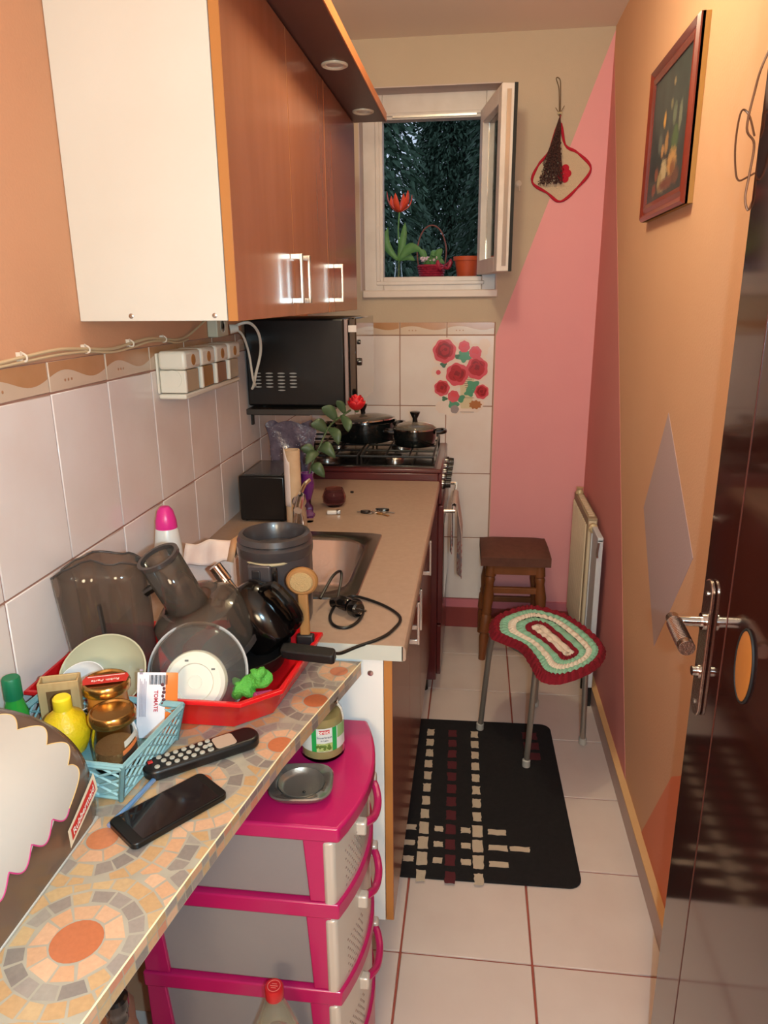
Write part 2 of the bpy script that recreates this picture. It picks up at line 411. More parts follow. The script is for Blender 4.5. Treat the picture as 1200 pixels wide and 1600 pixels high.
# tulip in a slim glass vase on the outer sill
t = thing('tulip_vase', 'open red tulip with broad green leaves in a slim glass vase outside the window', 'flower', (.365, YB+.26, 1.562))
MB().lathe([(.0, 0), (.022, 0), (.022, .002), (.016, .05), (.014, .075), (.020, .09), (.019, .09), (.013, .076), (.014, .05), (.018, .008), (0, .008)], 20).build('vase', m_glass, t)
MB().tube([(0, 0, .01), (.004, 0, .12), (.0, 0, .22), (.006, 0, .295)], .0035, 8, smooth=4).build('stem', mat('stem_green', '5d8a4a', .5), t)
def leafmesh(b, p0, p1, bulge, wd, nrm=(0, -1, 0), n=8, fold=.15):
    p0 = Vector(p0); p1 = Vector(p1); d = p1-p0; s = d.cross(Vector(nrm)).normalized(); nn = s.cross(d).normalized(); vs = []; fs = []
    for i in range(n+1):
        u = i/n; c = p0+d*u+Vector(bulge)*math.sin(PI*u); w2 = wd*math.sin(PI*min(.999, u*.93+.06))**.75
        if i == n: w2 = .0002
        vs += [c-s*w2+nn*w2*fold, c, c+s*w2+nn*w2*fold]
    for i in range(n): fs += [(3*i, 3*i+1, 3*i+4, 3*i+3), (3*i+1, 3*i+2, 3*i+5, 3*i+4)]
    b.add(vs, fs); return b
m_tl = mat('tulip_leaf', '6a9a5c', .5, var='527f4a', scale=30)
for p1, bu, wd in (((-.045, -.01, .23), (-.03, 0, 0), .018), ((.032, -.01, .25), (.004, 0, 0), .016), ((.115, -.02, .125), (0, 0, .035), .022), ((.075, .02, .09), (0, 0, .02), .018)):
    leafmesh(MB(), (0, 0, .09), p1, bu, wd).build('leaf', m_tl, t, solid=.001)
m_tp = mat('tulip_red', 'e8402c', .45, var='f0603a', scale=40)
for k in range(6):
    a = k*PI/3+.3; leafmesh(MB(), (.006+.004*math.cos(a), .004*math.sin(a), .293), (.006+.056*math.cos(a), .056*math.sin(a), .365+.012*(k % 2)), (.012*math.cos(a), .012*math.sin(a), -.008), .014, (math.cos(a), math.sin(a), -.4)).build('petal', m_tp, t, solid=.0012)
# basket
t = thing('flower_basket', 'small red wicker basket with a tall arched handle and pale flowers outside the window', 'basket', (.515, YB+.25, 1.562))
m_wick = mat('wicker_red', 'b02c46', .45, var='8e1c34', scale=60, amt=.4)
b = MB(); b.shell([(.045, 0), (.052, .03), (.060, .07), (.056, .07), (.048, .03), (.040, .004)], 28); b.lathe([(.0, .001), (.045, .001), (.045, .006), (0, .006)], 28)
for q in range(7):
    z = .006+q*.0095; r0 = .046+.015*z/.07
    b.tube([(math.cos(a/14*PI)*(r0+.002*(1 if (a+q) % 2 else -1)), math.sin(a/14*PI)*(r0+.002*(1 if (a+q) % 2 else -1)), z) for a in range(28)], .0045, 5, closed=True)
b.build('basket_body', m_wick, t)
MB().tube([(-.058, 0, .06), (-.064, 0, .14), (-.04, 0, .21), (0, 0, .235), (.04, 0, .21), (.064, 0, .14), (.058, 0, .06)], .0032, 8, smooth=5).build('handle', mat('wicker_brown', '7c4a44', .6), t)
b = MB()
rr = random.Random(3)
for q in range(46): 
    a = rr.random()*2*PI; d = rr.random()**.5*.04; b.ball((-.012+d*math.cos(a), d*math.sin(a), .088+.012*rr.random()), .007, seg=6, rings=4)
o = b.build('blossoms', mat('blossom_pale', 'dcc0cc', .6), t); o['kind'] = 'stuff'
for q in range(9):
    a = q*.7; leafmesh(MB(), (.02*math.cos(a), .02*math.sin(a), .06), (.06*math.cos(a), .05*math.sin(a), .075+.03*(q % 3)), (0, 0, .02), .015).build('leaf', m_tl, t, solid=.001)
b = MB(); b.tube([(.055, -.02, .06), (.085, -.03, .085), (.075, -.03, .055), (.055, -.02, .06)], [.003, .009, .007, .003], 6, smooth=4); b.tube([(.055, -.02, .06), (.03, -.05, .08), (.04, -.05, .05), (.055, -.02, .06)], [.003, .009, .007, .003], 6, smooth=4)
b.build('bow', m_wick, t)
t = thing('flower_pot', 'plain terracotta orange plastic flower pot outside the window', 'pot', (.672, YB+.24, 1.562))
MB().lathe([(0, 0), (.040, 0), (.054, .085), (.060, .085), (.061, .102), (.056, .102), (.052, .09), (.048, .07), (0, .07)], 32).build('pot_body', mat('terracotta', 'c8532c', .55, var='b84824', scale=12), t)
MB().lathe([(0, .07), (.048, .07), (.048, .084), (0, .09)], 20).build('soil', mat('soil', '2a1f18', .95, bump=1, bscale=80), t)

# ------------------------------------------------------------------ open door on the right
m_door = mat('door_lacquer', '3a1a14', .10, var='2c120e', scale=3, amt=.8, coat=.6, ior=1.6, stretch=(1, 1, .1))
dr = struct(thing('door_1', None, None, (1.12, .34, 0)))
MB().box(1.100, 1.140, .34, 1.160, .008, 2.03).build('door_leaf', m_door, dr, True, bev=.002)
m_plate = mat('satin_nickel', 'a89890', .22, 1.0, bump=.2, bscale=300)
pl = MB(); pl.T = Matrix.Translation((1.100, 1.118, .945)) @ Matrix.Rotation(-PI/2, 4, 'Y') @ Matrix.Rotation(PI/2, 4, 'Z')
pl.prism(rrect(-.019, .019, -.118, .118, .0185), 0, .007); pl = pl.build('door_plate', m_plate, dr, True, bev=.002)
hb = MB(); hb.cyl((1.093, 1.118, .992), (1.045, 1.118, .992), .0085, seg=16); hb.cyl((1.093, 1.118, .992), (1.088, 1.118, .992), .014, seg=20)
hb.build('handle_shaft', m_chrome, dr, True)
hb = MB(); hb.tube([(1.047, 1.128, .992), (1.046, 1.10, .991), (1.046, 1.045, .985), (1.046, 1.035, .984)], [.0105, .0105, .0125, .012], 16, smooth=6)
for q in range(16): hb.shell([(.0118, 0), (.0128, .0012), (.0118, .0024)], 16, (1.046, 1.11-q*.004, .991-q*.0004), (0, -1, 0))
hb.build('door_handle', m_plate, dr, True)
hb = MB(); hb.cyl((1.10, 1.118, .905), (1.083, 1.118, .905), .008, seg=16); hb.cyl((1.093, 1.118, .905), (1.091, 1.118, .905), .012, seg=16)
hb.build('lock_cylinder', m_chrome, dr, True)
ov = MB(); ov.lathe([(.030, 0), (.030, .002), (.026, .003), (0, .002)], 36, (1.100, .955, 1.000), (-1, 0, 0))  # reflection of the lever grip in the lacquer, built as a coloured oval
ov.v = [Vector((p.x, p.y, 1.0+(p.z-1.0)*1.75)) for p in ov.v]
tag(ov.build('oval_reflection', mat('oval_amber', 'c07838', .35), dr, True), 'amber oval with a dark rim, a painted reflection of the door handle')
ov = MB(); ov.tube([(1.0985, .955+.031*math.cos(a/36*2*PI), 1.0+.053*math.sin(a/36*2*PI)) for a in range(36)], .0022, 6, closed=True); ov.build('oval_reflection_rim', MC['black_rubber'], dr, True)
MB().box(1.0992, 1.1002, 1.040, 1.0425, .01, 2.02).build('door_bead', mat('door_bead', '5a2c22', .3), dr, True, smooth=0)
for q in (1.04, .85): MB().cyl((1.093, 1.118, q), (1.0915, 1.118, q), .004, seg=10).build('screw', m_steel, dr, True)
wt = thing('wire_hook', 'thin bent brown wire hook hanging at the edge of the dark open door', 'wire hook', (1.115, 1.163, 1.62))
b = MB(); b.tube([(1.112, 1.166, 1.83), (1.10, 1.18, 1.79), (1.094, 1.18, 1.76), (1.089, 1.18, 1.712), (1.098, 1.17, 1.69), (1.096, 1.168, 1.652), (1.094, 1.168, 1.621), (1.099, 1.166, 1.604), (1.104, 1.166, 1.616)], .0016, 6, smooth=6)
b.tube([(1.097, 1.17, 1.70), (1.090, 1.18, 1.728), (1.079, 1.18, 1.733), (1.076, 1.18, 1.696), (1.080, 1.18, 1.66), (1.086, 1.18, 1.645), (1.095, 1.17, 1.648), (1.102, 1.165, 1.652)], .0014, 6, smooth=6)
b.build('wire_loop', mat('wire_brown', '6a4630', .4, .5), wt, True)
# ================================================================== WALL CABINETS
m_white = mat('melamine_cream', 'dcd6ca', .45, var='d6cec0', scale=4)
m_cherry = mat('cherry_laminate', '9c6044', .26, var='905438', scale=5, stretch=(3, 3, .5), coat=.15)
m_edge = mat('cherry_edging', 'b8783c', .45)
m_cdark = mat('cornice_brown', '5e3630', .4, var='543028', scale=9)
m_handle = mat('handle_nickel', 'd8d4cc', .25, .85)
def hbar(b, y, z0, z1, x, w=.0035):       # flat bow handle standing off a front at x, upright
    b.box(x, x+.028, y-w, y+w, z0, z0+.012); b.box(x, x+.028, y-w, y+w, z1-.012, z1); b.box(x+.022, x+.028, y-w*1.6, y+w*1.6, z0, z1)
def wall_cab(y0, y1, doors, label):
    t = thing('wall_cabinet', label, 'cabinet', (0, y0, 1.453), group='wall cabinets above the worktop')
    b = MB(); b.box(0.001, .28, y0, y0+.018, 1.453, 2.05); b.box(0.001, .28, y1-.018, y1, 1.453, 2.05)
    b.box(0.001, .28, y0+.018, y1-.018, 1.453, 1.471); b.box(0.001, .28, y0+.018, y1-.018, 2.032, 2.05); b.box(0.001, .008, y0+.018, y1-.018, 1.471, 2.032)
    b.build('carcass', m_white, t, True, bev=.001)
    for a, c, hy in doors:
        d = MB().box(.281, .299, a+.0015, c-.0015, 1.452, 2.048).build('door', m_edge, t, True, bev=.0008)
        MB().box(.299, .2998, a+.0025, c-.0025, 1.453, 2.047).build('door_front', m_cherry, d, True, smooth=0)
        h = MB(); hbar(h, hy, 1.48, 1.588, .2998); h.build('handle', m_handle, d, True, bev=.001)
    return t
wc = wall_cab(1.306, 2.147, [(1.306, 1.745, 1.712), (1.745, 2.147, 1.79)], 'cherry-fronted wall cabinet with two doors and a large cream side panel')
for y in (1.306,):
    for x in (.10, .257):
        MB().lathe([(.0045, 0), (.0045, .001), (.003, .0018), (0, .0018)], 12, (x, y, 1.462), (0, -1, 0)).build('screw', m_steel, wc, True)
wall_cab(2.149, 2.66, [(2.149, 2.66, 2.235)], 'narrow single-door cherry wall cabinet next to the window')
t = thing('cornice_board', 'dark brown cornice board with round downlights over the wall cabinets', 'cornice', (.2, 2.0, 2.052))
MB().box(.002, .405, 1.25, 2.672, 2.0525, 2.078).build('board', m_cdark, t, True, bev=.001)
MB().box(.405, .408, 1.25, 2.672, 2.0525, 2.078).build('front_edge', mat('cornice_edge', 'c07040', .4), t, True, smooth=0)
m_ring = mat('downlight_ring', 'e6dcc4', .3, .2)
for y in (1.50, 2.04, 2.52):
    r_ = MB().lathe([(.034, 0), (.034, -.003), (.030, -.005), (.024, -.003), (.022, .0)], 32, (.352, y, 2.0525)).build('downlight_ring', m_ring, t, True)
    MB().lathe([(.022, -.001), (.010, -.0025), (0, -.003)], 24, (.352, y, 2.0525)).build('lens', mat('frosted_lens', 'cfc8bc', .25, .3), r_, True)

# ================================================================== BASE UNITS, WORKTOP, SINK
m_wt = mat('worktop_beige', 'ac907c', .42, var='a08470', scale=60, amt=.7)
m_wte = mat('worktop_edge', 'c4c4b6', .4)
m_cherryd = mat('cherry_laminate_base', '8a4e3c', .25, var='7e4434', scale=5, stretch=(3, 3, .5), coat=.15)
WZ = .859
t = thing('worktop', 'beige laminate worktop running from the mosaic shelf to the stove', 'worktop', (.3, 1.9, WZ))
SX0, SX1, SY0, SY1 = .09, .478, 1.450, 1.918
b = MB(); z0 = WZ-.030
for a in ((.0065, SX0+.02, 1.245, 2.545), (SX1-.02, .598, 1.245, 2.545), (SX0+.02, SX1-.02, 1.245, SY0+.02), (SX0+.02, SX1-.02, SY1-.02, 2.545)): b.box(*a, z0, WZ)
b.build('worktop_slab', m_wt, t, True, smooth=0)
MB().box(.0065, .600, 1.2435, 1.245, z0-.001, WZ+.0002).build('end_edging', m_wte, t, True, smooth=0)
b = MB(); n = 8
prof = [(.598, WZ), (.602, WZ-.001), (.605, WZ-.005), (.606, WZ-.012), (.606, z0+.004), (.604, z0), (.598, z0)]
b.add([(x, y, z) for y in (1.2435, 2.545) for x, z in prof], [tuple(range(7)), tuple(range(7, 14))[::-1]]+[(i, 7+i, 7+(i+1) % 7, (i+1) % 7) for i in range(7)])
b.build('front_edging', m_wt, t, True)
def base_cab(y0, y1, doors, label, shelf=False):
    t = thing('base_cabinet', label, 'cabinet', (.28, y0, 0), group='base cabinets under the worktop')
    zb = .195; zt = z0-.001
    b = MB(); b.box(.008, .56, y0, y0+.018, zb, zt); b.box(.008, .56, y1-.018, y1, zb, zt); b.box(.008, .56, y0+.018, y1-.018, zb, zb+.018); b.box(.008, .014, y0+.018, y1-.018, zb+.018, zt)
    b.build('carcass', mat('melamine_base_lit', 'f2ede4', .45), t, True, bev=.001)  # lighter copy of the cream melamine: extra brightness put into the colour
    for x in (.06, .50):
        for y in (y0+.05, y1-.05): MB().lathe([(.022, 0), (.022, .012), (.012, .02), (.012, zb)], 14, (x, y, 0)).build('leg', mat('leg_black', '1c1a1a', .5), t, True)
    for a, c, hy in doors:
        d = MB().box(.561, .577, a+.0015, c-.0015, zb, zt-.004).build('door', m_edge, t, True, bev=.0008)
        MB().box(.577, .5778, a+.0025, c-.0025, zb+.001, zt-.005).build('door_front', m_cherryd, d, True, smooth=0)
        h = MB(); hbar(h, hy, .688, .798, .5778); h.build('handle', m_handle, d, True, bev=.001)
    return t
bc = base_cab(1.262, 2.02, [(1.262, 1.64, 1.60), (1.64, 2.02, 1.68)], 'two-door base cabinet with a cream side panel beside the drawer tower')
MB().lathe([(.006, 0), (.006, .001), (0, .0015)], 12, (.535, 1.262, .79), (0, -1, 0)).build('screw', m_steel, bc, True)
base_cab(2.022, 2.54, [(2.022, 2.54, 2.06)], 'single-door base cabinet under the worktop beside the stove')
# sink
m_sink = mat('sink_steel', 'b4a8a0', .25, 1.0, bump=.06, bscale=140)
t = thing('sink', 'stainless steel sink with a rounded bowl set into the worktop', 'sink', (.28, 1.68, WZ))
b = MB()
BX0, BX1, BY0, BY1 = .13, .438, 1.49, 1.865
outer = rrect(SX0, SX1, SY0, SY1, .012, 3); inner = rrect(BX0, BX1, BY0, BY1, .07, 6)
def ring_surface(b, loops):
    base = 0; vs = []; fs = []; n = 48
    def resamp(P):
        L = [0]; Q = P+[P[0]]
        for i in range(len(P)): L.append(L[-1]+math.dist(Q[i][:2], Q[i+1][:2]))
        out = []
        for k in range(n):
            t_ = L[-1]*k/n; i = max(j for j in range(len(P)) if L[j] <= t_+1e-9); u = (t_-L[i])/max(L[i+1]-L[i], 1e-9)
            out.append((Q[i][0]+(Q[i+1][0]-Q[i][0])*u, Q[i][1]+(Q[i+1][1]-Q[i][1])*u))
        return out
    for P, z in loops: vs += [(x, y, z) for x, y in resamp(P)]
    m_ = len(loops)
    for i in range(m_-1):
        for k in range(n): l = (k+1) % n; fs.append((i*n+k, i*n+l, (i+1)*n+l, (i+1)*n+k))
    fs.append(tuple((m_-1)*n+k for k in range(n)))
    return b.add(vs, fs)
def scaled(P, s, cx, cy): return [(cx+(x-cx)*s, cy+(y-cy)*s) for x, y in P]
cxs, cys = (BX0+BX1)/2, (BY0+BY1)/2
ring_surface(b, [(outer, WZ+.0005), (rrect(SX0+.002, SX1-.002, SY0+.002, SY1-.002, .012, 3), WZ+.004), (rrect(SX0+.02, SX1-.02, SY0+.02, SY1-.02, .02, 4), WZ+.003), (scaled(inner, 1.04, cxs, cys), WZ+.001), (inner, WZ-.006), (scaled(inner, .93, cxs, cys), WZ-.12), (scaled(inner, .8, cxs, cys), WZ-.145), (scaled(inner, .1, cxs, cys), WZ-.150)])
b.build('sink_bowl', m_sink, t, True, smooth=50)
MB().lathe([(.03, 0), (.03, .002), (.022, .003), (0, .001)], 24, (cxs, cys, WZ-.1495)).build('drain', m_chrome, t, True)
t = thing('faucet', 'chrome mixer tap behind the sink, half hidden by the grey bucket', 'tap', (.24, 1.935, WZ))
b = MB(); b.cyl((0, 0, 0), (0, 0, .07), .022, .018, 20); b.tube([(0, 0, .05), (.015, -.03, .10), (.03, -.10, .125), (.035, -.16, .105)], .011, 12, smooth=6); b.build('tap_body', m_chrome, t)
b = MB(); b.ball((0, 0, .085), .021, rz=.018); b.tube([(0, 0, .095), (.01, .03, .125), (.02, .05, .135)], .006, 8, smooth=4); b.build('lever', m_chrome, t)

# ================================================================== STOVE AND POTS
m_stove = mat('stove_maroon', '5e2424', .28, var='521e1e', scale=6, coat=.3)
m_black = mat('black_enamel', '0e0c0c', .2, coat=.4)
m_iron = mat('cast_iron', '161414', .45, bump=.2, bscale=150)
m_ovglass = mat('oven_glass', '0c0a0a', .05, coat=1)
SV0, SV1, SVT = 2.552, 3.06, .905
t = thing('stove', 'dark maroon gas stove with black grates in front of the tiled back wall', 'stove', (.3, 2.8, 0))
MB().box(.012, .600, SV0, SV1, .06, SVT-.02).build('stove_body', m_stove, t, True, bev=.004)
b = MB(); b.box(.010, .612, SV0-.001, SV1+.002, SVT-.02, SVT-.004); b.build('hob_rim', m_stove, t, True, bev=.005)
MB().box(.035, .585, SV0+.03, SV1-.03, SVT-.006, SVT+.001).build('hob_plate', m_black, t, True, bev=.002)
for bx, by, br in ((.17, 2.68, .042), (.43, 2.68, .034), (.17, 2.93, .034), (.43, 2.93, .042)):
    q = MB().lathe([(br, 0), (br, .008), (br*.85, .014), (0, .014)], 24, (bx, by, SVT+.001)).build('burner', m_steel, t, True)
    MB().lathe([(br*.75, .0), (br*.75, .006), (0, .008)], 24, (bx, by, SVT+.015)).build('burner_cap', m_black, q, True)
for gx0, gx1 in ((.045, .300), (.315, .578)):
    b = MB(); z = SVT+.032; y0, y1 = SV0+.035, SV1-.035
    b.tube([(gx0, y0, z), (gx1, y0, z), (gx1, y1, z), (gx0, y1, z)], .0045, 6, closed=True)
    for k in range(1, 4): y = y0+(y1-y0)*k/4; b.tube([(gx0, y, z), (gx1, y, z)], .004, 6)
    for k in range(1, 3): x = gx0+(gx1-gx0)*k/3; b.tube([(x, y0, z), (x, y1, z)], .004, 6)
    for x in (gx0, gx1):
        for y in (y0, y1): b.tube([(x, y, z), (x, y, SVT)], .0045, 6)
    b.build('grate', m_iron, t, True)
MB().box(.600, .612, SV0+.004, SV1-.004, .77, SVT-.02).build('control_panel', m_stove, t, True, bev=.003)
for k in range(5):
    kb = MB().lathe([(.021, 0), (.021, .008), (.017, .012), (.015, .030), (0, .031)], 20, (.612, SV0+.06+k*.095, .835), (1, 0, 0)).build('knob', m_black, t, True)
    MB().lathe([(.022, .0), (.022, .002), (.02, .003)], 20, (.613, SV0+.06+k*.095, .835), (1, 0, 0)).build('knob_ring', m_chrome, kb, True)
od = MB().box(.600, .620, SV0+.004, SV1-.004, .30, .765).build('oven_door', m_stove, t, True, bev=.003)
MB().box(.620, .6215, SV0+.06, SV1-.06, .36, .68).build('oven_window', m_ovglass, od, True, smooth=0)
b = MB(); b.tube([(.62, SV0+.04, .735), (.655, SV0+.04, .735), (.655, SV1-.04, .735), (.62, SV1-.04, .735)], .007, 10); b.build('oven_handle', m_chrome, od, True)
MB().box(.600, .616, SV0+.004, SV1-.004, .085, .292).build('warming_drawer', m_stove, t, True, bev=.003)
for x in (.05, .55):
    for y in (SV0+.04, SV1-.04): MB().cyl((x, y, 0), (x, y, .06), .018, seg=12).build('foot', m_black, t, True)
m_knob = mat('bakelite_black', '100e0e', .25, coat=.3)
m_lid = mat('pot_lid_glass', 'c8c0b4', .04, trans=.85, ior=1.4)
m_pot = mat('pot_black', '121414', .22, coat=.5)
def pot(name, label, loc, r, h, ang, tilt=(0, 0, 0), tint='12181a'):
    t = thing(name, label, 'pot', loc, (0, 0, ang), group='pots with glass lids on the stove')
    MB().lathe([(0, 0), (r*.88, 0), (r*.93, .004), (r, h*.5), (r*1.0, h), (r*1.02, h+.002), (r*.97, h+.002), (r*.96, h*.5), (r*.88, .006), (0, .006)], 40).build('pot_body', m_pot, t)
    for s in (-1, 1):
        b = MB(); b.tube([(s*r*.98, -.030, h*.82), (s*(r+.028), -.026, h*.86), (s*(r+.034), 0, h*.87), (s*(r+.028), .026, h*.86), (s*r*.98, .030, h*.82)], .0075, 8, smooth=5); b.build('side_handle', m_knob, t)
    l = MB().shell([(r*1.0, h+.004), (r*.8, h+.016), (r*.45, h+.025), (.0, h+.028)], 40).build('lid', m_lid, t, solid=.0025); l.rotation_euler = tilt
    MB().lathe([(r*.985, h+.001), (r*1.025, h+.001), (r*1.025, h+.006), (r*.985, h+.006)], 40).build('lid_rim', m_chrome, l)
    MB().lathe([(.010, h+.026), (.009, h+.040), (.019, h+.060), (.020, h+.066), (.014, h+.068), (0, h+.068)], 20).build('lid_knob', m_knob, l)
    return t
pot('cooking_pot', 'wide black cooking pot with a tilted glass lid on the left burners', (.285, 2.900, SVT+.037), .125, .075, .15, (math.radians(-4), math.radians(-4), 0))
pot('cooking_pot', 'smaller black cooking pot with a flat glass lid at the right corner of the stove', (.495, 2.80, SVT+.037), .083, .062, .1)
t = thing('oven_towel', 'pale pink checked towel hanging over the oven handle', 'towel', (.66, 2.80, .73))
m_tow = vcol_mat('towel_cloth', .95); b = MB()
NU, NV = 26, 44
def tw(u, v, side):
    y = 2.66+.20*u+.006*math.sin(v*7); z = .742-v*(.30 if side > 0 else .2)
    xx = .655+(.0105+.020*min(1, v*2.5)*(.6+.4*math.sin(u*9+1)) if side > 0 else -.0095)+.004*math.sin(u*11+v*2)*v
    return Vector((xx, y, z))
for side in (1, -1):
    for i in range(NU):
        for j in range(NV):
            u0, u1, v0, v1 = i/NU, (i+1)/NU, j/NV, (j+1)/NV
            base = 'c9b0a8'
            if j > 22 and (i//2+j//2) % 2: base = 'b8807c'
            if 30 < j < 34: base = '9a8c94'
            if i in (3, 4, 20, 21): base = 'b59494'
            b.col = base; q = [tw(u0, v0, side), tw(u1, v0, side), tw(u1, v1, side), tw(u0, v1, side)]
            b.add(q, [(0, 1, 2, 3) if side > 0 else (3, 2, 1, 0)])
b.col = 'c9b0a8'
for i in range(NU):
    A = [tw(i/NU, 0, -1), tw((i+1)/NU, 0, -1), tw((i+1)/NU, 0, 1), tw(i/NU, 0, 1)]; mid0 = (A[0]+A[3])/2+Vector((0, 0, .007)); mid1 = (A[1]+A[2])/2+Vector((0, 0, .007))
    b.add([A[0], A[1], mid1, mid0], [(0, 1, 2, 3)]); b.add([mid0, mid1, A[2], A[3]], [(0, 1, 2, 3)])
b.build('towel_cloth', m_tow, t, True, smooth=80, solid=.0025)

# ================================================================== MICROWAVE ON BRACKET
t = thing('microwave_shelf', 'grey-black wall shelf carrying the black microwave', 'shelf', (.13, 2.4, 1.136))
MB().box(.0065, .27, 2.235, 2.66, 1.140, 1.158).build('shelf_board', mat('shelf_dark', '3a3430', .4), t, True, bev=.002)
b = MB(); b.box(.0065, .012, 2.28, 2.30, 1.10, 1.14); b.box(.0065, .2, 2.28, 2.30, 1.132, 1.140); pass
b.build('bracket', m_iron, t, True)
m_mw = mat('microwave_black', '121010', .3, bump=.05, bscale=200)
t = thing('microwave', 'black microwave oven with slotted side vents under the wall cabinets', 'microwave', (.17, 2.45, 1.158))
MB().box(.010, .322, 2.25, 2.64, 1.166, 1.432).build('housing', m_mw, t, True, bev=.006)
MB().box(.322, .334, 2.25, 2.64, 1.170, 1.430).build('front_frame', mat('microwave_trim', '8c7874', .35, .4), t, True, bev=.002)
dm = MB().box(.336, .360, 2.252, 2.638, 1.168, 1.434).build('door', m_ovglass, t, True, bev=.004)
MB().box(.336, .3605, 2.2505, 2.2525, 1.392, 1.412).build('door_strip', m_steel, dm, True)
for z, q in ((1.36, .6), (1.30, 1)):
    MB().lathe([(.012*q, 0), (.011*q, .009*q), (0, .010*q)], 16, (.360, 2.30, z), (1, 0, 0)).build('dial', m_knob, t, True)
m_vent = mat('vent_light', 'a8a8a4', .4, .3)
for c in range(4):
    for k in range(5 if c != 2 else 6):
        x = .045+c*.038; z = 1.268-k*.0105
        b = MB(); b.prism([(x+px*.012, z+pz*.0022) for px, pz in [(math.cos(a/10*2*PI), math.sin(a/10*2*PI)) for a in range(10)]], 0, .0015)
        b.v = [Vector((p.x, 2.2505-p.z, p.y)) for p in b.v]; b.f = [f[::-1] for f in b.f]
        b.build('vent_slot', m_vent, t, True, smooth=0)
for x in (.05, .29): MB().cyl((x, 2.30, 1.158), (x, 2.30, 1.167), .012, seg=10).build('foot', m_knob, t, True)

# ================================================================== RADIATOR
m_rad = mat('radiator_cream', 'dccaae', .4, var='d2bfa0', scale=6)
t = thing('radiator', 'cream ribbed panel radiator on the rose-painted wall', 'radiator', (1.17, 2.9, .14))
RX0, RX1, RY0, RY1, RZ0, RZ1 = 1.152, 1.192, 2.70, 3.10, .14, .69
MB().box(RX0+.0045, RX1, RY0, RY1, RZ0, RZ1).build('panel_body', mat('radiator_groove_shade', '9c8a70', .6), t, True, bev=.003)  # body darker than the ribs: shade in the gaps put into its colour
b = MB(); n = 15
for k in range(n):
    y = RY0+.03+(RY1-RY0-.05)*k/(n-1); b.box(RX0-.001, RX0+.006, y-.006, y+.006, RZ0+.02, RZ1-.03)
for o_ in (0,):
    for k in range(n):
        y = RY0+.03+(RY1-RY0-.05)*k/(n-1)
        MB().box(RX0-.001, RX0+.0055, y-.0058, y+.0058, RZ0+.02, RZ1-.03).build('rib', m_rad, t, True, bev=.0015, seg=1)
b = MB(); 
for k in range(14): y = RY0+.03+k*.026; b.box(RX0+.012, RX1-.008, y, y+.016, RZ1-.002, RZ1+.004)
b.build('top_grille', m_rad, t, True)
b = MB(); b.box(RX0+.008, RX1-.004, RY0-.004, RY0, RZ0+.02, RZ1-.01); b.build('end_cap', m_rad, t, True, bev=.002)
m_brass = mat('valve_cream', 'c8b48c', .35, .2)
v = MB(); v.lathe([(.016, 0), (.017, .008), (.012, .018), (.016, .028), (.0, .03)], 16, (1.170, 3.05, RZ1+.004)); v.cyl((1.17, 3.05, RZ1-.02), (1.17, 3.05, RZ1+.006), .009, seg=10); v.build('air_valve', m_brass, t, True)
v = MB(); v.lathe([(.010, 0), (.010, .016), (.017, .018), (.018, .036), (.010, .042), (0, .042)], 16, (1.172, RY0-.004, RZ1-.028), (0, -1, 0)); v.build('thermostat_knob', m_brass, t, True)
b = MB(); b.tube([(1.175, RY0+.03, RZ0+.02), (1.175, RY0+.03, .05), (1.182, RY0+.03, .02), (1.182, RY0+.03, 0)], .008, 10); b.build('pipe', m_rad, t, True)
t = thing('folded_rack', 'narrow white folded rack standing between the radiator and the wall', 'rack', (1.188, 2.58, 0), (0, 0, 0))
b = MB(); m_wp = mat('white_plastic_cool', 'c8ccd0', .35)
b.box(1.166, 1.186, 2.52, 2.535, .08, .665); b.box(1.166, 1.186, 2.66, 2.675, .08, .665); b.box(1.166, 1.186, 2.52, 2.675, .655, .672)
b.build('rack_frame', m_wp, t, True, bev=.003)
MB().box(1.170, 1.183, 2.535, 2.66, .09, .655).build('rack_panel', m_wp, t, True, bev=.001)
for k in (2.525, 2.655): MB().box(1.166, 1.186, k, k+.015, .0, .08).build('foot', m_knob, t, True)
b = MB(); b.tube([(1.168, 2.515, .60), (1.166, 2.512, .62), (1.170, 2.515, .655)], .004, 8, smooth=3); b.build('latch', m_steel, t, True)

# ================================================================== STOOLS
m_cush = mat('brown_upholstery', '6c4234', .75, var='5c382c', scale=40, bump=.3, bscale=400)
m_wood = mat('turned_wood', '8a5230', .45, var='74421f', scale=14, stretch=(1, 1, .3))
t = thing('wooden_stool', 'low wooden stool with turned legs and a padded brown seat by the pink wall', 'stool', (.905, 3.0, 0), (0, 0, .02))
def cushion(u, v):
    x = (u-.5)*.285; y = (v-.5)*.27
    z = .462+.016*(1-abs(2*u-1)**6)*(1-abs(2*v-1)**5)+.006*math.cos((v-.5)*PI)
    return Vector((x, y, z))
b = MB(); b.grid(cushion, 20, 20)
b.grid(lambda u, v: Vector(((u-.5)*.285, (.5-v)*.27, .425)), 4, 4)
n = 20
for (f, g) in ((lambda u: cushion(u, 0), lambda u: Vector(((u-.5)*.285, -.135, .425))), (lambda u: cushion(1-u, 1), lambda u: Vector(((.5-u)*.285, .135, .425))), (lambda u: cushion(1, u), lambda u: Vector((.1425, (u-.5)*.27, .425))), (lambda u: cushion(0, 1-u), lambda u: Vector((-.1425, (.5-u)*.27, .425)))):
    for i in range(n): b.add([g(i/n), g((i+1)/n), f((i+1)/n), f(i/n)], [(0, 1, 2, 3)])
b.build('seat_cushion', m_cush, t, smooth=60)
b = MB(); b.box(-.115, .115, -.125, -.105, .385, .428); b.box(-.115, .115, .105, .125, .385, .428); b.box(-.122, -.102, -.115, .115, .385, .428); b.box(.102, .122, -.115, .115, .385, .428)
b.build('apron', m_wood, t, bev=.002)
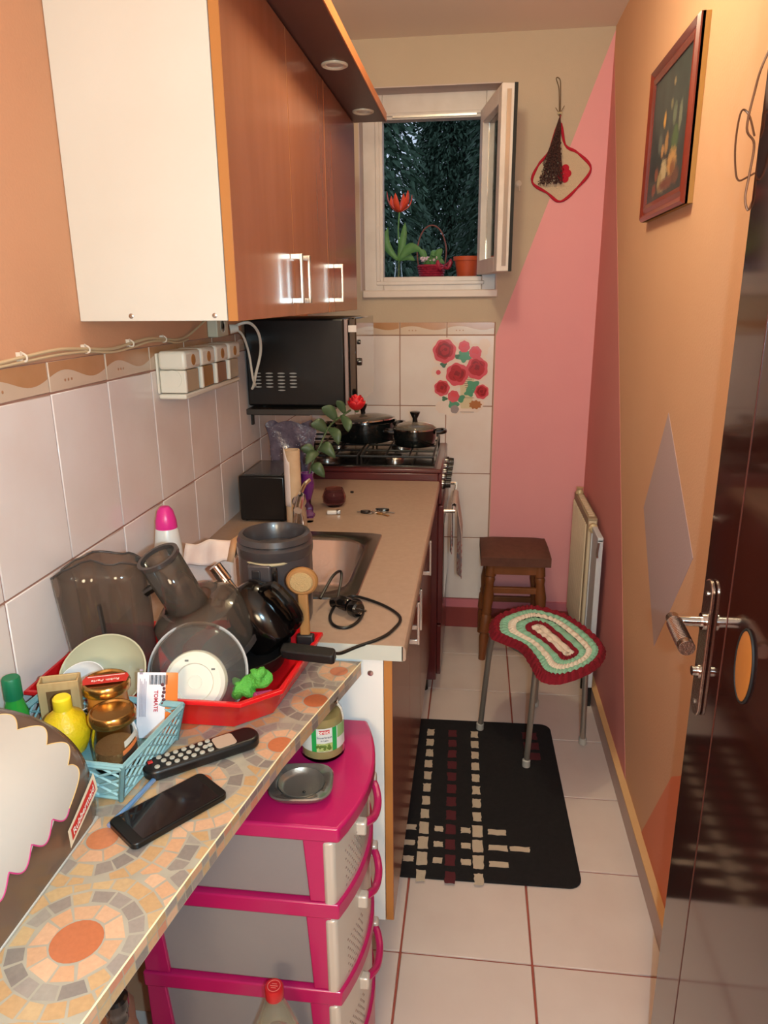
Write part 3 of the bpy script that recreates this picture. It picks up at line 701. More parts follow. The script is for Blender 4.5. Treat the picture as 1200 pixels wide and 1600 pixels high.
for sx in (-1, 1):
    for sy in (-1, 1):
        p0 = Vector((sx*.098, sy*.105, .428)); p1 = Vector((sx*.128, sy*.135, 0)); L = (p1-p0).length
        pr = [(.023, 0), (.023, L*.12), (.018, L*.13), (.022, L*.16), (.018, L*.20), (.024, L*.34), (.019, L*.46), (.022, L*.49), (.019, L*.52), (.023, L*.54), (.024, L*.70), (.018, L*.72), (.021, L*.76), (.016, L*.9), (.014, L)]
        MB().lathe(pr, 16, p0, p1-p0).build('leg', m_wood, t)
for z, k in ((.30, .109), (.16, .119)):
    for s in (-1, 1):
        MB().box(-k, k, s*(k+.005)-.009, s*(k+.005)+.009, z, z+.026).build('stretcher', m_wood, t, bev=.002)
for s in (-1, 1): MB().box(s*.11-.009, s*.11+.009, -.112, .112, .22, .244).build('stretcher', m_wood, t, bev=.002)
# steel stool
SZ = .425
m_tube = mat('steel_leg', 'a8a298', .42, .7)
t = thing('steel_stool', 'black-topped stool on four thin steel legs standing on the black mat', 'stool', (.955, 2.21, 0))
tips = [(.921, 2.114), (.771, 2.315), (1.122, 2.263), (.978, 2.496)]; cx0, cy0 = .953, 2.235
OUT = [(.794, 2.309), (.817, 2.37), (.888, 2.439), (.952, 2.462), (1.045, 2.41), (1.102, 2.326), (1.140, 2.236), (1.151, 2.154), (1.126, 2.07), (1.074, 1.996), (.994, 1.934), (.948, 1.933), (.925, 1.964), (.91, 2.039), (.884, 2.126), (.83, 2.175), (.796, 2.214)]
CX, CY = .985, 2.19
top = spline([Vector((CX+(x-CX)*.86, CY+(y-CY)*.86, 0)) for x, y in OUT], 4, True)
MB().prism([(p.x, p.y) for p in top], SZ-.022, SZ).build('seat', m_black, t, True, bev=.005)
tops = [(.935, 2.10), (.80, 2.265), (1.10, 2.20), (.965, 2.37)]
for (x, y), (a, c) in zip(tips, tops):
    l = MB().tube([(a, c, SZ-.022), (a, c, SZ-.04), (a+(x-a)*.3, c+(y-c)*.3, .30), (x, y, .012)], .0095, 12, smooth=5).build('leg', m_tube, t, True)
    MB().lathe([(.0135, 0), (.0135, .022), (.010, .026)], 14, (x, y, .009)).build('foot_cap', mat('foot_cap_grey', 'b0aca4', .5), l, True)
b = MB(); b.tube([(x, y, SZ-.026) for x, y in (tops[0], tops[1], tops[3], tops[2])], .006, 8, closed=True); b.build('under_frame', m_tube, t, True)
# crocheted cover: ruffled bands
t = thing('crochet_seat_cover', 'crocheted seat cover in maroon, mint and cream bands on the steel stool', 'seat cover', (CX, CY, SZ))
MAR, MINT, CRM = '7e1022', '8cc0a4', 'e6d6c4'
m_c = {c: mat('yarn_'+n_, c, .95, bump=.5, bscale=220) for c, n_ in ((MAR, 'maroon'), (MINT, 'mint'), (CRM, 'cream'))}
oc = [(p.x, p.y) for p in spline([Vector((x, y, 0)) for x, y in OUT], 14, True)]
NO = len(oc); A0 = Vector((.955, 2.27)); A1 = Vector((1.03, 2.10))     # spine the bands close in on
def toward(p, s):
    P = Vector(p); d = A1-A0; u = max(0, min(1, (P-A0).dot(d)/d.length_squared)); q = A0+d*u
    return q+(P-q)*s
bands = [(1.0, .80, MAR, .017), (.80, .63, MINT, .011), (.63, .47, CRM, .013), (.47, .28, MINT, .010), (.28, .16, MAR, .014), (.16, .0, CRM, .012)]
for s1, s0, c, hh in bands:
    NV = 6; b = MB(); ph = R.random()*6
    def pt(i, j, lift=True):
        i %= NO; v = j/NV; k = i/NO*2*PI
        fr = 54 if s1 > .5 else 30
        wob = .5+.5*math.sin(k*fr+ph+1.2*math.sin(k*7)); wob2 = .5+.5*math.sin(k*fr*.5+ph*2)
        s = s0+(s1-s0)*v
        if j == NV: s += .022*wob+.008*wob2
        if j == 0 and s0 > 0: s -= .008*wob
        q = toward(oc[i], max(s, .0)); h = hh*math.sin(PI*min(1, .15+v*.8))*(.6+.4*wob)+.003
        if s1 == 1.0: h -= .011*max(0, v-.55)/.45+.003
        return Vector((q.x, q.y, SZ+h))
    for i in range(NO):
        for j in range(NV): b.add([pt(i, j), pt(i+1, j), pt(i+1, j+1), pt(i, j+1)], [(0, 1, 2, 3)])
    if s1 == 1.0:
        for i in range(NO):
            a, c2 = pt(i, NV), pt(i+1, NV); a2 = Vector((*toward(oc[i % NO], .965), SZ-.004)); c3 = Vector((*toward(oc[(i+1) % NO], .965), SZ-.004))
            b.add([a, c2, c3, a2], [(0, 1, 2, 3)])
    b.build('crochet_band', m_c[c], t, True, smooth=70)
# ================================================================== MAT
m_mat = mat('mat_black', '151213', .95, var='1e1a1b', scale=90, bump=1.0, bscale=600)
t = thing('floor_mat', 'black doormat with cream and maroon woven squares on the tiled floor', 'mat', (.77, 1.98, 0), (0, 0, .021))
MB().prism(rrect(-.255, .258, -.380, .385, .035), 0.0004, .008).build('mat_base', m_mat, t, bev=.002)
m_cs = mat('mat_cream', 'ccb8a0', .95, bump=.8, bscale=500); m_ms = mat('mat_maroon', '5a2026', .95, bump=.8, bscale=500)
def patch(nm, m, x0, x1, y0, y1):
    j = lambda: R.uniform(-.0017, .0017); P = []
    for (xa, ya), (xb, yb) in (((x0, y0), (x1, y0)), ((x1, y0), (x1, y1)), ((x1, y1), (x0, y1)), ((x0, y1), (x0, y0))):
        for q in range(4): P.append((xa+(xb-xa)*q/4+j(), ya+(yb-ya)*q/4+j()))
    P = [(x-.77, y-1.98) for x, y in P]
    ca, sa_ = math.cos(-.0), math.sin(-.0)
    MB().prism(P, .007, .0092).build(nm, m, t, smooth=0)
for k in range(12):
    y = 1.604+k*.0612
    wd = .0145 if k in (1, 2, 3) else .0122; ht = .024 if k in (1, 2, 3) else .0190
    patch('cream_square', m_cs, .604-wd, .604+wd, y-ht, y+ht); patch('maroon_square', m_ms, .681-.014, .681+.014, y-.020, y+.020)
    patch('cream_square', m_cs, .758-wd, .758+wd, y-ht, y+ht)
for k in (1, 2, 3):
    y = 1.600+k*.0625
    for x0, x1 in ((.552, .581), (.634, .660), (.711, .738), (.788, .840)): patch('cream_dash', m_cs, x0, x1, y-.011, y+.010)
patch('cream_dash', m_cs, .847, .902, 1.716, 1.734)
for k in range(3): patch('maroon_square', m_ms, .925, .975, 2.145+k*.06, 2.185+k*.06)
# ================================================================== MOSAIC SHELF BOARD
BZ = .825
t = thing('mosaic_shelf', 'slanted laminate shelf board with a printed mosaic of orange discs and stones', 'shelf board', (.2, .8, BZ))
EDGE = [(.345, .30), (.364, .497), (.397, .689), (.444, .94), (.520, 1.241)]
poly = [(.0065, .30)]+EDGE+[(.0065, 1.241)]
m_gr = mat('mosaic_grout', 'aca290', .4, var='9c9282', scale=30)
MB().prism(poly, BZ-.028, BZ-.0006).build('board', mat('board_core', 'b49a78', .6), t, True, smooth=0)
# printed mosaic: thin flush cells
def clip(P, inside, cut):
    out = []
    for i in range(len(P)):
        a, b_ = P[i], P[(i+1) % len(P)]; ia, ib = inside(a), inside(b_)
        if ia: out.append(a)
        if ia != ib: out.append(cut(a, b_))
    return out
hull = [(.0066, .3001)]+[EDGE[0]]+EDGE[1:]+[(.0066, 1.2409)]
def clip_board(P):
    for i in range(len(EDGE)-1):
        (x0_, y0_), (x1_, y1_) = EDGE[i], EDGE[i+1]
        f = lambda p: (p[0]-x0_)*(y1_-y0_)-(p[1]-y0_)*(x1_-x0_)
        cyc = sum(p[1] for p in P)/max(len(P), 1)
        if not (y0_-.06 <= cyc <= y1_+.06): continue
        def cut(a, b_): fa, fb = f(a), f(b_); u = fa/(fa-fb); return (a[0]+(b_[0]-a[0])*u, a[1]+(b_[1]-a[1])*u)
        P = clip(P, lambda p: f(p) <= 0, cut)
        if len(P) < 3: return []
    for ax, v, sg in ((0, .0066, 1), (1, .3001, 1), (1, 1.2409, -1)):
        def cut(a, b_): u = (v-a[ax])/(b_[ax]-a[ax]); return (a[0]+(b_[0]-a[0])*u, a[1]+(b_[1]-a[1])*u)
        P = clip(P, lambda p: (p[ax]-v)*sg >= 0, cut)
        if len(P) < 3: return []
    return P
DISC = [(.311, .582), (.262, .734), (.464, 1.094), (.437, .961), (.27, 1.005), (.485, 1.20), (.19, .46), (.33, .40), (.12, .62), (.10, .80), (.12, .98), (.36, 1.17), (.22, 1.17), (.08, 1.14), (.05, .42), (.346, .86)]
RAD = {1: .020, 15: .016, 2: .021, 3: .020, 5: .017, 4: .022}
print_ = MB(); rp = random.Random(11); zt_ = BZ-.0003
OR = ['c4744c', 'bf6c44', 'c87c54']; PA = ['d4a684', 'd8ac8a', 'd09e78', 'cea07c']; GY = ['94867c', '887c74', '9c8e84', 'a09488']; YE = ['c8a67a', 'c4a278', 'c69e72', 'c0986c']
def cell(P, c):
    P = clip_board(P)
    if len(P) < 3: return
    Q = sorted(set((round(x, 6), round(y, 6)) for x, y in P)); H_ = []
    for seq in (Q, Q[::-1]):
        h0 = len(H_)
        for p in seq:
            while len(H_) >= h0+2 and (H_[-1][0]-H_[-2][0])*(p[1]-H_[-2][1])-(H_[-1][1]-H_[-2][1])*(p[0]-H_[-2][0]) <= 1e-9: H_.pop()
            H_.append(p)
        H_.pop()
    P = H_
    if len(P) < 3: return
    ar = abs(sum(P[i][0]*P[(i+1) % len(P)][1]-P[(i+1) % len(P)][0]*P[i][1] for i in range(len(P))))/2
    pe = sum(math.dist(P[i], P[(i+1) % len(P)]) for i in range(len(P)))
    if ar < 8e-6 or ar/pe**2 < .018: return
    print_.col = c; print_.add([(x, y, zt_) for x, y in P], [tuple(range(len(P)))])
def nearest(x, y): return min(range(len(DISC)), key=lambda i: math.hypot(x-DISC[i][0], y-DISC[i][1])-RAD.get(i, .028))
def shrink(P, k):
    cx = sum(p[0] for p in P)/len(P); cy = sum(p[1] for p in P)/len(P); return [(cx+(x-cx)*k, cy+(y-cy)*k) for x, y in P]
for i, (dx, dy) in enumerate(DISC):
    r0 = RAD.get(i, .028)
    cell([(dx+r0*math.cos(a/24*2*PI), dy+r0*math.sin(a/24*2*PI)) for a in range(24)], rp.choice(OR))
    r = r0+.003
    for ring, pal in enumerate((PA, GY, YE, PA, GY, YE)):
        wd = rp.uniform(.017, .020); rm = r+wd/2; n = max(6, int(2*PI*rm/.024)); a0 = rp.random(); cutp = [(k+rp.uniform(-.12, .12))/n for k in range(n)]; cutp.append(cutp[0]+1)
        for k in range(n):
            u0 = a0+2*PI*cutp[k]; u1 = a0+2*PI*cutp[k+1]; g = .0016/rm
            mx, my = dx+rm*math.cos((u0+u1)/2), dy+rm*math.sin((u0+u1)/2)
            if nearest(mx, my) != i: continue
            j = lambda: rp.uniform(-.0012, .0012)
            P = [(dx+(r+j())*math.cos(u0+g), dy+(r+j())*math.sin(u0+g)), (dx+(r+wd+j())*math.cos(u0+g*.8), dy+(r+wd+j())*math.sin(u0+g*.8)), (dx+(r+wd+j())*math.cos(u1-g*.8), dy+(r+wd+j())*math.sin(u1-g*.8)), (dx+(r+j())*math.cos(u1-g), dy+(r+j())*math.sin(u1-g))]
            # trim the stone where a neighbouring disc's rings take over
            for q, (ex, ey) in enumerate(DISC):
                if q == i: continue
                d_ = math.hypot(ex-dx, ey-dy)
                if d_ > .26: continue
                nx, ny = (ex-dx)/d_, (ey-dy)/d_; h_ = (d_+r0-RAD.get(q, .028))/2-.001
                f = lambda p: (p[0]-dx)*nx+(p[1]-dy)*ny-h_
                def cut(a, b_): fa, fb = f(a), f(b_); u = fa/(fa-fb); return (a[0]+(b_[0]-a[0])*u, a[1]+(b_[1]-a[1])*u)
                P = clip(P, lambda p: f(p) <= 0, cut)
                if len(P) < 3: break
            if len(P) >= 3: cell(P, rp.choice(pal if rp.random() > .12 else YE))
        r += wd+.0028
MB().prism(poly, BZ-.0006, BZ-.0005).build('grout_print', m_gr, t, True, smooth=0)
o = print_.build('mosaic_print', vcol_mat('mosaic_laminate', .32, coat=.15, var=.25, scale=180), t, True, smooth=0); o['kind'] = 'stuff'
# edge band printed with stones too
eb = MB(); rp = random.Random(5); eb.col = 'b0a48e'
acc = 0
for (xa, ya), (xb, yb) in zip(EDGE[:-1], EDGE[1:]):
    L = math.hypot(xb-xa, yb-ya); nx, ny = (yb-ya)/L, -(xb-xa)/L; s = 0
    eb.col = 'b4a890'; eb.add([(xa+nx*.0003, ya+ny*.0003, BZ-.028), (xb+nx*.0003, yb+ny*.0003, BZ-.028), (xb+nx*.0003, yb+ny*.0003, BZ-.0006), (xa+nx*.0003, ya+ny*.0003, BZ-.0006)], [(0, 1, 2, 3)])
    while s < L-.004:
        w_ = rp.uniform(.014, .026); e = min(s+w_, L)
        for zz0, zz1 in ((BZ-.027, BZ-.0145), (BZ-.0130, BZ-.002)):
            eb.col = rp.choice(PA+GY+YE+['c9876a'])
            P = [(xa+(xb-xa)*q/L+nx*.0006, ya+(yb-ya)*q/L+ny*.0006, z) for q, z in ((s+.0012, zz0), (e-.0006, zz0+rp.uniform(0, .001)), (e-.001, zz1), (s+.0006, zz1-rp.uniform(0, .001)))]
            eb.add(P, [(0, 1, 2, 3)])
        s = e
eb.build('edge_band', MC['mosaic_laminate'], t, True, smooth=0)
b = MB(); b.tube([(x+.0006, y, BZ-.0008) for x, y in EDGE], .0011, 6); b.build('edge_trim', mat('trim_cream', 'ecdcb0', .3), t, True)
for y in (.42, 1.0): MB().box(.0065, .016, y-.012, y+.012, .62, BZ-.028).build('bracket', m_iron, t, True)

# ================================================================== BREAD BIN WITH DOILY
t = thing('bread_bin', 'smoky brown rounded bread bin with a cream scalloped cover on the mosaic shelf', 'bread bin', (.13, .6, BZ))
m_smk = mat('smoky_brown', '5e4636', .25, var='6a5244', scale=6, coat=.3)
BH = .157; BWX = .236
def prof_b(s):      # s 0 at the front foot, 1 at the wall side top
    a = s*PI/2; e = .62
    x = BWX*math.cos(a)**e if s < .999 else 0; z = BH*math.sin(a)**e if s > .001 else 0
    return .008+x*.97, BZ+.002+z
prf = [prof_b(i/28) for i in range(29)]
b = MB(); Y0b, Y1b = .40, .800; n = len(prf)
rows = [(Y0b, 1), (Y1b-.045, 1), (Y1b-.028, .985), (Y1b-.012, .95), (Y1b-.003, .90), (Y1b, .84)]
vs = []
for y, k in rows:
    for x, z in prf: vs.append((.008+(x-.008)*k, y, BZ+.002+(z-BZ-.002)*k))
    vs.append((.008, y, BZ+.002))
m_ = n+1; fs = []
for i in range(len(rows)-1):
    for k in range(m_): l = (k+1) % m_; fs.append((i*m_+k, i*m_+l, (i+1)*m_+l, (i+1)*m_+k))
fs.append(tuple(range(m_))); fs.append(tuple((len(rows)-1)*m_+k for k in range(m_))[::-1])
fs = [f[::-1] for f in fs]
b.add(vs, fs); b.build('bin_body', m_smk, t, True, smooth=50)
MB().box(.008, .2382, Y0b, .770, BZ, BZ+.0035).build('bin_foot', mat('clear_white', 'b8b4ac', .3), t, True, bev=.001)
m_cover = mat('cover_cream', 'c0b6ac', .55, var='b8aea4', scale=5)
per = .047
def doily(a, c):    # a: front (0) to back (1); c: near (0) to far (1)
    y_lin = Y0b+.001+(.745-Y0b)*c
    s_lin = .155+.845*a
    s_lo = .165-.060*abs(math.sin(PI*(y_lin-.005)/per))
    s = s_lo+(1-s_lo)*a
    arc = a*7.4
    y_hi = .742+.022*abs(math.sin(PI*arc/1.48))-.030*max(0, .18-a)/.18
    y = Y0b+.001+(y_hi-Y0b)*c
    x, z = prof_b(min(1, s)); x2, z2 = prof_b(min(1, s+.01)); x1, z1 = prof_b(max(0, s-.01))
    nx, nz = (z2-z1), -(x2-x1); L = math.hypot(nx, nz) or 1
    return Vector((x+nx/L*.0022, y, z+nz/L*.0022))
b = MB(); b.grid(doily, 110, 120); b.f = [f[::-1] for f in b.f]
b.build('scalloped_cover', m_cover, t, True, smooth=60)
m_mag = mat('cover_edge_magenta', 'c23a78', .5); m_yel = mat('cover_edge_gold', 'd8b070', .5)
MB().tube([doily(0, k/120) for k in range(121)], .0009, 5).build('cover_edging', m_mag, t, True)
MB().tube([doily(k/110, 1) for k in range(111)], .0007, 5).build('cover_edging', m_yel, t, True)
# sticker on the front far corner
def stk(u, v):      # u along the strip, v across
    y = .735+.036*(u); zz = .866+v*.020+u*.014
    s = 0
    for q in range(200):
        if prof_b(q/200)[1] >= zz: s = q/200; break
    x, z = prof_b(s); return Vector((x+.0045, y, zz))
def plate(nm, m, us, vs_, off):
    b = MB(); b.grid(lambda a, c: stk(us[0]+(us[1]-us[0])*a, vs_[0]+(vs_[1]-vs_[0])*c)+Vector((off, 0, 0)), 10, 6); b.f = [f for f in b.f]
    return b.build(nm, m, t, True)
plate('sticker', mat('sticker_cream', 'dcccb0', .5), (-1.05, 1.05), (-.62, .62), .0)
plate('sticker_band', mat('sticker_red', 'c4342c', .45), (-.9, .9), (-.36, .42), .0006)
inv_ = wm(t).inverted()
bent_text('sticker_text', 'Rubbermaid', .0120, mat('print_white', 'eeeae0', .5), t, lambda x, y: inv_ @ (stk(x/.036, y/.020+.02)+Vector((.0013, 0, 0))))

# ================================================================== BLUE BASKET AND ITS CONTENTS
t = thing('plastic_basket', 'pale blue plastic lattice basket holding jars and bottles on the mosaic shelf', 'basket', (.15, .89, BZ))
m_bl = mat('basket_blue', '86aeb2', .4)
bx = [(.040, .822), (.252, .806), (.270, .955), (.055, .972)]; btx = [(.030, .812), (.264, .800), (.283, .962), (.045, .982)]
hb_ = .060
def lattice(p0, p1, q0, q1, name, n, rows, cross=False):       # p bottom, q top edge
    b = MB()
    def P(u, v): a = Vector((*p0, BZ+.001)).lerp(Vector((*p1, BZ+.001)), u); c = Vector((*q0, BZ+hb_)).lerp(Vector((*q1, BZ+hb_)), u); return a.lerp(c, v)
    rr_ = .0020
    b.tube([P(0, .06), P(1, .06)], .0030, 6); b.tube([P(0, .94), P(1, .94)], .0042, 6); b.tube([P(0, 0), P(0, 1)], .0042, 6); b.tube([P(1, 0), P(1, 1)], .0042, 6)
    sl = .9/n*1.6
    k = -3
    while k/n < 1:
        for sg in (1, -1):
            u0 = k/n; u1 = u0+sl*2.2; v0, v1 = .06, .94
            if sg < 0: u0, u1 = u1, u0
            a, c = (u0, v0), (u1, v1)
            pts = []
            for q in range(11):
                u = a[0]+(c[0]-a[0])*q/10; v = v0+(v1-v0)*q/10
                if 0 <= u <= 1: pts.append(P(u, v))
            if len(pts) > 1: b.tube(pts, rr_, 4)
        k += 1
    return b.build(name, m_bl, t, True)
for i, n_ in ((0, 6), (1, 6), (2, 6), (3, 6)):
    lattice(bx[i], bx[(i+1) % 4], btx[i], btx[(i+1) % 4], 'lattice_side', n_, 5)
MB().prism(bx, BZ+.0005, BZ+.003).build('basket_floor', m_bl, t, True)
MB().tube([(*p, BZ+hb_) for p in btx], .0034, 6, closed=True).build('basket_rim', m_bl, t, True)
# jars
m_gls = mat('jar_glass', 'f4f2ea', .03, trans=1.0, ior=1.12)
m_gold = mat('gold_lid', 'b0864a', .22, .95)
def jar(name, label, loc, r, h, fill, fillm, lid_r=None, sunk=False):
    t = thing(name, label, 'jar', loc, group=None)
    MB().lathe([(0, 0), (r*.85, 0), (r, .006), (r, h*.62), (r*.86, h*.82), (r*.82, h), (r*.76, h), (r*.80, h*.82), (r*.93, h*.60), (r*.93, .008), (0, .006)], 36).build('jar_glass', m_gls, t)
    if fill: MB().lathe([(0, .0065), (r*.91, .009), (r*.91, h*fill), (0, h*fill)], 32).build('contents', fillm, t)
    R_ = lid_r or r*.9
    MB().lathe([(R_*.98, h-.008), (R_*1.02, h-.006), (R_*1.02, h+.004), (R_*.95, h+.008), (R_*.88, h+.0085), (R_*.82, h+.006), (R_*.3, h+.0055), (0, h+.006)], 40).build('lid', m_gold, t)
    return t
m_hon = mat('honey', 'b06c2c', .3); m_brn = mat('brown_spice', 'a8845c', .9, bump=1, bscale=300)
j1 = jar('jar', 'nearer glass jar of brown powder with a plain gold lid in the blue basket', (.212, .880, BZ+.003), .0325, .084, .42, m_brn, .033)
def jl(x, y): a = x/.0348; return Vector((.0349*math.sin(a), -.0349*math.cos(a), y))
b = MB(); 
for a0, a1, z0_, z1_, c in ((.75, 1.5, .030, .037, 'd8743c'), (.70, 1.5, .019, .029, '3a2c24'), (.60, 1.5, .008, .018, 'd8743c'), (.85, 1.5, .040, .050, 'c8beb0')):
    b.col = c
    for k in range(8):
        u0 = a0+(a1-a0)*k/8; u1 = a0+(a1-a0)*(k+1)/8; z_ = lambda u: .016*(u-.5)
        b.add([(.0346*math.sin(u0), -.0346*math.cos(u0), z0_+z_(u0)), (.0346*math.sin(u1), -.0346*math.cos(u1), z0_+z_(u1)), (.0346*math.sin(u1), -.0346*math.cos(u1), z1_+z_(u1)), (.0346*math.sin(u0), -.0346*math.cos(u0), z1_+z_(u0))], [(0, 1, 2, 3)])
b.build('jar_label', vcol_mat('label_print', .5), j1, smooth=0)
j2 = jar('jar', 'taller jar of honey behind it with a red band across its gold lid', (.176, .936, BZ+.003), .032, .100, .92, m_hon, .035)
lz = .100+.0088
b = MB(); b.prism([(-.031, -.012), (.031, -.012), (.0335, .004), (.030, .014), (-.030, .014), (-.0335, .002)], lz-.0006, lz)
o = b.build('lid_label', mat('label_red', 'c23028', .4), j2, smooth=0); o.rotation_euler = (0, 0, .35)
text('label_text', 'Rubin Perle', .0088, MC['print_white'], j2, Matrix.Translation((0, 0, lz+.0002)) @ Matrix.Rotation(.35+PI, 4, 'Z') @ Matrix.Translation((0, .003, 0)), .00015)
MB().box(-.027, .027, .0095, .0105, lz, lz+.0003).build('label_line', MC['print_white'], j2).rotation_euler = (0, 0, .35)
t = thing('lemon_bottle', 'yellow lemon-shaped squeeze bottle in the blue basket', 'bottle', (.128, .893, BZ+.003))
MB().lathe([(0, 0), (.012, .0), (.026, .012), (.034, .032), (.034, .050), (.027, .068), (.014, .078), (.0125, .082)], 32).build('bottle_body', mat('lemon_yellow', 'f4c81c', .4, bump=.35, bscale=220, sss=.1), t)
MB().lathe([(.0125, .080), (.0135, .082), (.0130, .098), (.0105, .101), (0, .101)], 24).build('cap', mat('lemon_cap', 'f6d428', .35), t)
t = thing('green_bottle', 'small green bottle with a dark green screw cap against the left wall tiles', 'bottle', (.033, .918, BZ+.003))
MB().lathe([(0, 0), (.018, 0), (.018, .055), (.0125, .075), (.0125, .082)], 24).build('bottle_body', mat('bottle_green', '2f9a3c', .12, coat=.4), t)
MB().lathe([(.0135, .078), (.0135, .110), (.012, .113), (0, .113)], 24).build('cap', mat('cap_green', '0f7048', .45), t)
for q in range(1): pass
t = thing('wooden_box', 'small open wooden box behind the yellow lemon bottle', 'box', (.085, .958, BZ+.003), (0, 0, .35))
m_lw = mat('light_wood', 'c8a878', .6, var='b89664', scale=20, stretch=(6, 1, 1))
b = MB(); b.box(-.030, .030, -.014, -.011, 0, .092); b.box(-.030, .030, .011, .014, 0, .092); b.box(-.030, -.027, -.011, .011, 0, .092); b.box(.027, .030, -.011, .011, 0, .092); b.box(-.03, .03, -.014, .014, 0, .003)
b.build('box_frame', m_lw, t, bev=.0008); MB().box(-.018, .018, -.0145, -.0139, .03, .078).build('front_recess', mat('wood_dark', '6e5030', .6), t)
t = thing('seasoning_sachet', 'white seasoning sachet with an orange end reading TOMATE in the blue basket', 'sachet', (.240, .950, BZ+.004), (math.radians(-14), math.radians(4), .22))
def sach(u, v, k=1): return Vector(((u-.5)*.062, k*.0035*math.sin(PI*u)**.6*math.sin(PI*v)**.5, v*.104))
def sachet_panel(nm, m, u0, u1):
    b = MB(); b.grid(lambda a, c: sach(u0+(u1-u0)*a, c, -1), 6, 14); b.grid(lambda a, c: sach(u1+(u0-u1)*a, c, 1), 6, 14); return b.build(nm, m, t)
sachet_panel('sachet_body', mat('sachet_white', 'e8e0e4', .35), 0, .70); sachet_panel('orange_end', mat('sachet_orange', 'e07428', .35), .70, 1)
def fs_(x, y): return Vector((x, -.0040-.0002, y))
b = MB()
for k in range(14): b.box(-.012+k*.0020, -.012+k*.0020+(.0012 if k % 3 else .0006), -.0045, -.0042,   .086, .101)
b.build('barcode', mat('print_black', '222222', .6), t, smooth=0)
m_pr = mat('print_red', 'b8303c', .5)
RT = Matrix.Translation((-.0015, -.0046, .060)) @ Matrix.Rotation(PI/2, 4, 'X') @ Matrix.Rotation(-PI/2, 4, 'Z')
text('sachet_text', 'TOMATE', .0085, m_pr, t, RT, .0001, bold=.0002)
b = MB()
for q, (x, z) in enumerate(((.0085, .086), (.0105, .080), (.0105, .074), (.009, .068), (.0105, .062), (.009, .056))): b.ball((x, -.0045, z), .0022 if q % 2 else .003, .0006, .0028, 8, 6)
b.build('sachet_emblem', mat('print_dark', '5a2c34', .5), t)
b = MB()
for k in range(5): b.box(-.026+k*.0022, -.0253+k*.0022, -.0043, -.0040, .035, .095-.004*(k % 3))
b.box(-.027, -.022, -.0043, -.004, .102, .105); b.box(-.027, -.022, -.0043, -.004, .107, .110)
b.build('fine_print', mat('print_grey', '9a8a98', .6), t, smooth=0)
t = thing('blue_pen', 'translucent blue plastic stick lying by the blue basket towards the phone', 'pen', (.27, .82, BZ))
MB().tube([(.262, .752, BZ+.0042), (.272, .80, BZ+.0045), (.284, .870, BZ+.0048)], .0036, 10).build('barrel', mat('pen_blue', '5c8ec0', .2, trans=.3), t, True)

# ================================================================== REMOTE, PHONE
rc = Vector((.331, .911, BZ)); ang = math.atan2(.959-.861, .391-.27)
t = thing('remote_control', 'black remote control with many round grey buttons on the mosaic shelf', 'remote control', rc, (0, 0, ang))
LR, WR = .088, .0205
pts = rrect(-LR, LR, -WR, WR, .0195, 8); pts = [(x, y*(1-.10*math.cos((x/LR)*2.2+.4))) for x, y in pts]
MB().prism(pts, .001, .019).build('remote_body', mat('remote_black', '121112', .35), t, bev=.005, seg=3)
MB().prism([(x, y) for x, y in rrect(.018, .050, -.0155, .0155, .006)], .0188, .0196).build('display_plate', mat('remote_tan', 'b09a88', .4), t)
m_btn = mat('button_grey', 'a8a498', .45); bt = None
lay = []
for i in range(6): lay += [(-.062+i*.0125, .0115), (-.058+i*.0125, 0.0), (-.054+i*.0125, -.0115)]
lay += [(.012, .0125), (.012, .001), (.010, -.0115), (-.070, -.010)]
for x, y in lay:
    if bt is None: bt = MB().lathe([(.0040, 0), (.0040, .0016), (.003, .0024), (0, .0024)], 14).build('button', m_btn, t); bt.location = (x, y, .0188)
    else: inst(bt, 'button', t, (x, y, .0188))
o = MB().box(-.0035, .0035, -.003, .003, 0, .002).build('power_button', mat('button_red', 'c0302c', .45), t, bev=.0005); o.location = (-.076, .006, .0188); tag(o, 'red power button')
p0 = Vector((.2835, .7395)); p1 = Vector((.3615, .8435)); d_ = p1-p0
t = thing('phone', 'black smartphone lying face up at the edge of the mosaic shelf', 'phone', ((p0.x+p1.x)/2+.006, (p0.y+p1.y)/2-.0, BZ), (0, 0, math.atan2(d_.y, d_.x)))
MB().prism(rrect(-.071, .071, -.0345, .0345, .009), .0005, .0095).build('phone_body', mat('phone_black', '0c0b0c', .3), t, bev=.0015)
MB().prism(rrect(-.056, .058, -.0315, .0315, .002), .0095, .0099).build('screen', mat('phone_screen', '1c1618', .06, coat=.6), t)
MB().prism(rrect(.060, .0615, -.006, .006, .0006), .0094, .0098).build('earpiece', m_iron, t)

# ================================================================== RED DRAINER TRAY AND WHAT IT HOLDS
t = thing('drainer_tray', 'bright red plastic dish drainer tray at the far end of the mosaic shelf', 'tray', (.2, 1.12, BZ))
m_red = mat('tray_red', 'd2161c', .25, coat=.3)
def tray_loop(x0, x1, y0, y1, c): return [(x0, y0), (x1-c, y0), (x1, y0+c*.9), (x1+.022, y1), (x0, y1)]
b = MB()
L0 = tray_loop(.030, .388, 1.000, 1.232, .05); 
loops = [(tray_loop(.060, .365, 1.03, 1.20, .04), BZ+.0075), (tray_loop(.036, .388, 1.006, 1.225, .05), BZ+.0085), (tray_loop(.022, .408, .992, 1.236, .052), BZ+.030), (tray_loop(.012, .418, .984, 1.240, .053), BZ+.056), (tray_loop(.008, .426, .976, 1.242, .054), BZ+.057), (tray_loop(.007, .427, .975, 1.2425, .055), BZ+.051), (tray_loop(.016, .421, .984, 1.238, .054), BZ+.044), (tray_loop(.028, .402, .998, 1.232, .052), BZ+.001), (tray_loop(.060, .365, 1.03, 1.20, .04), BZ+.0005)]
n = 5; vs = []; fs = []
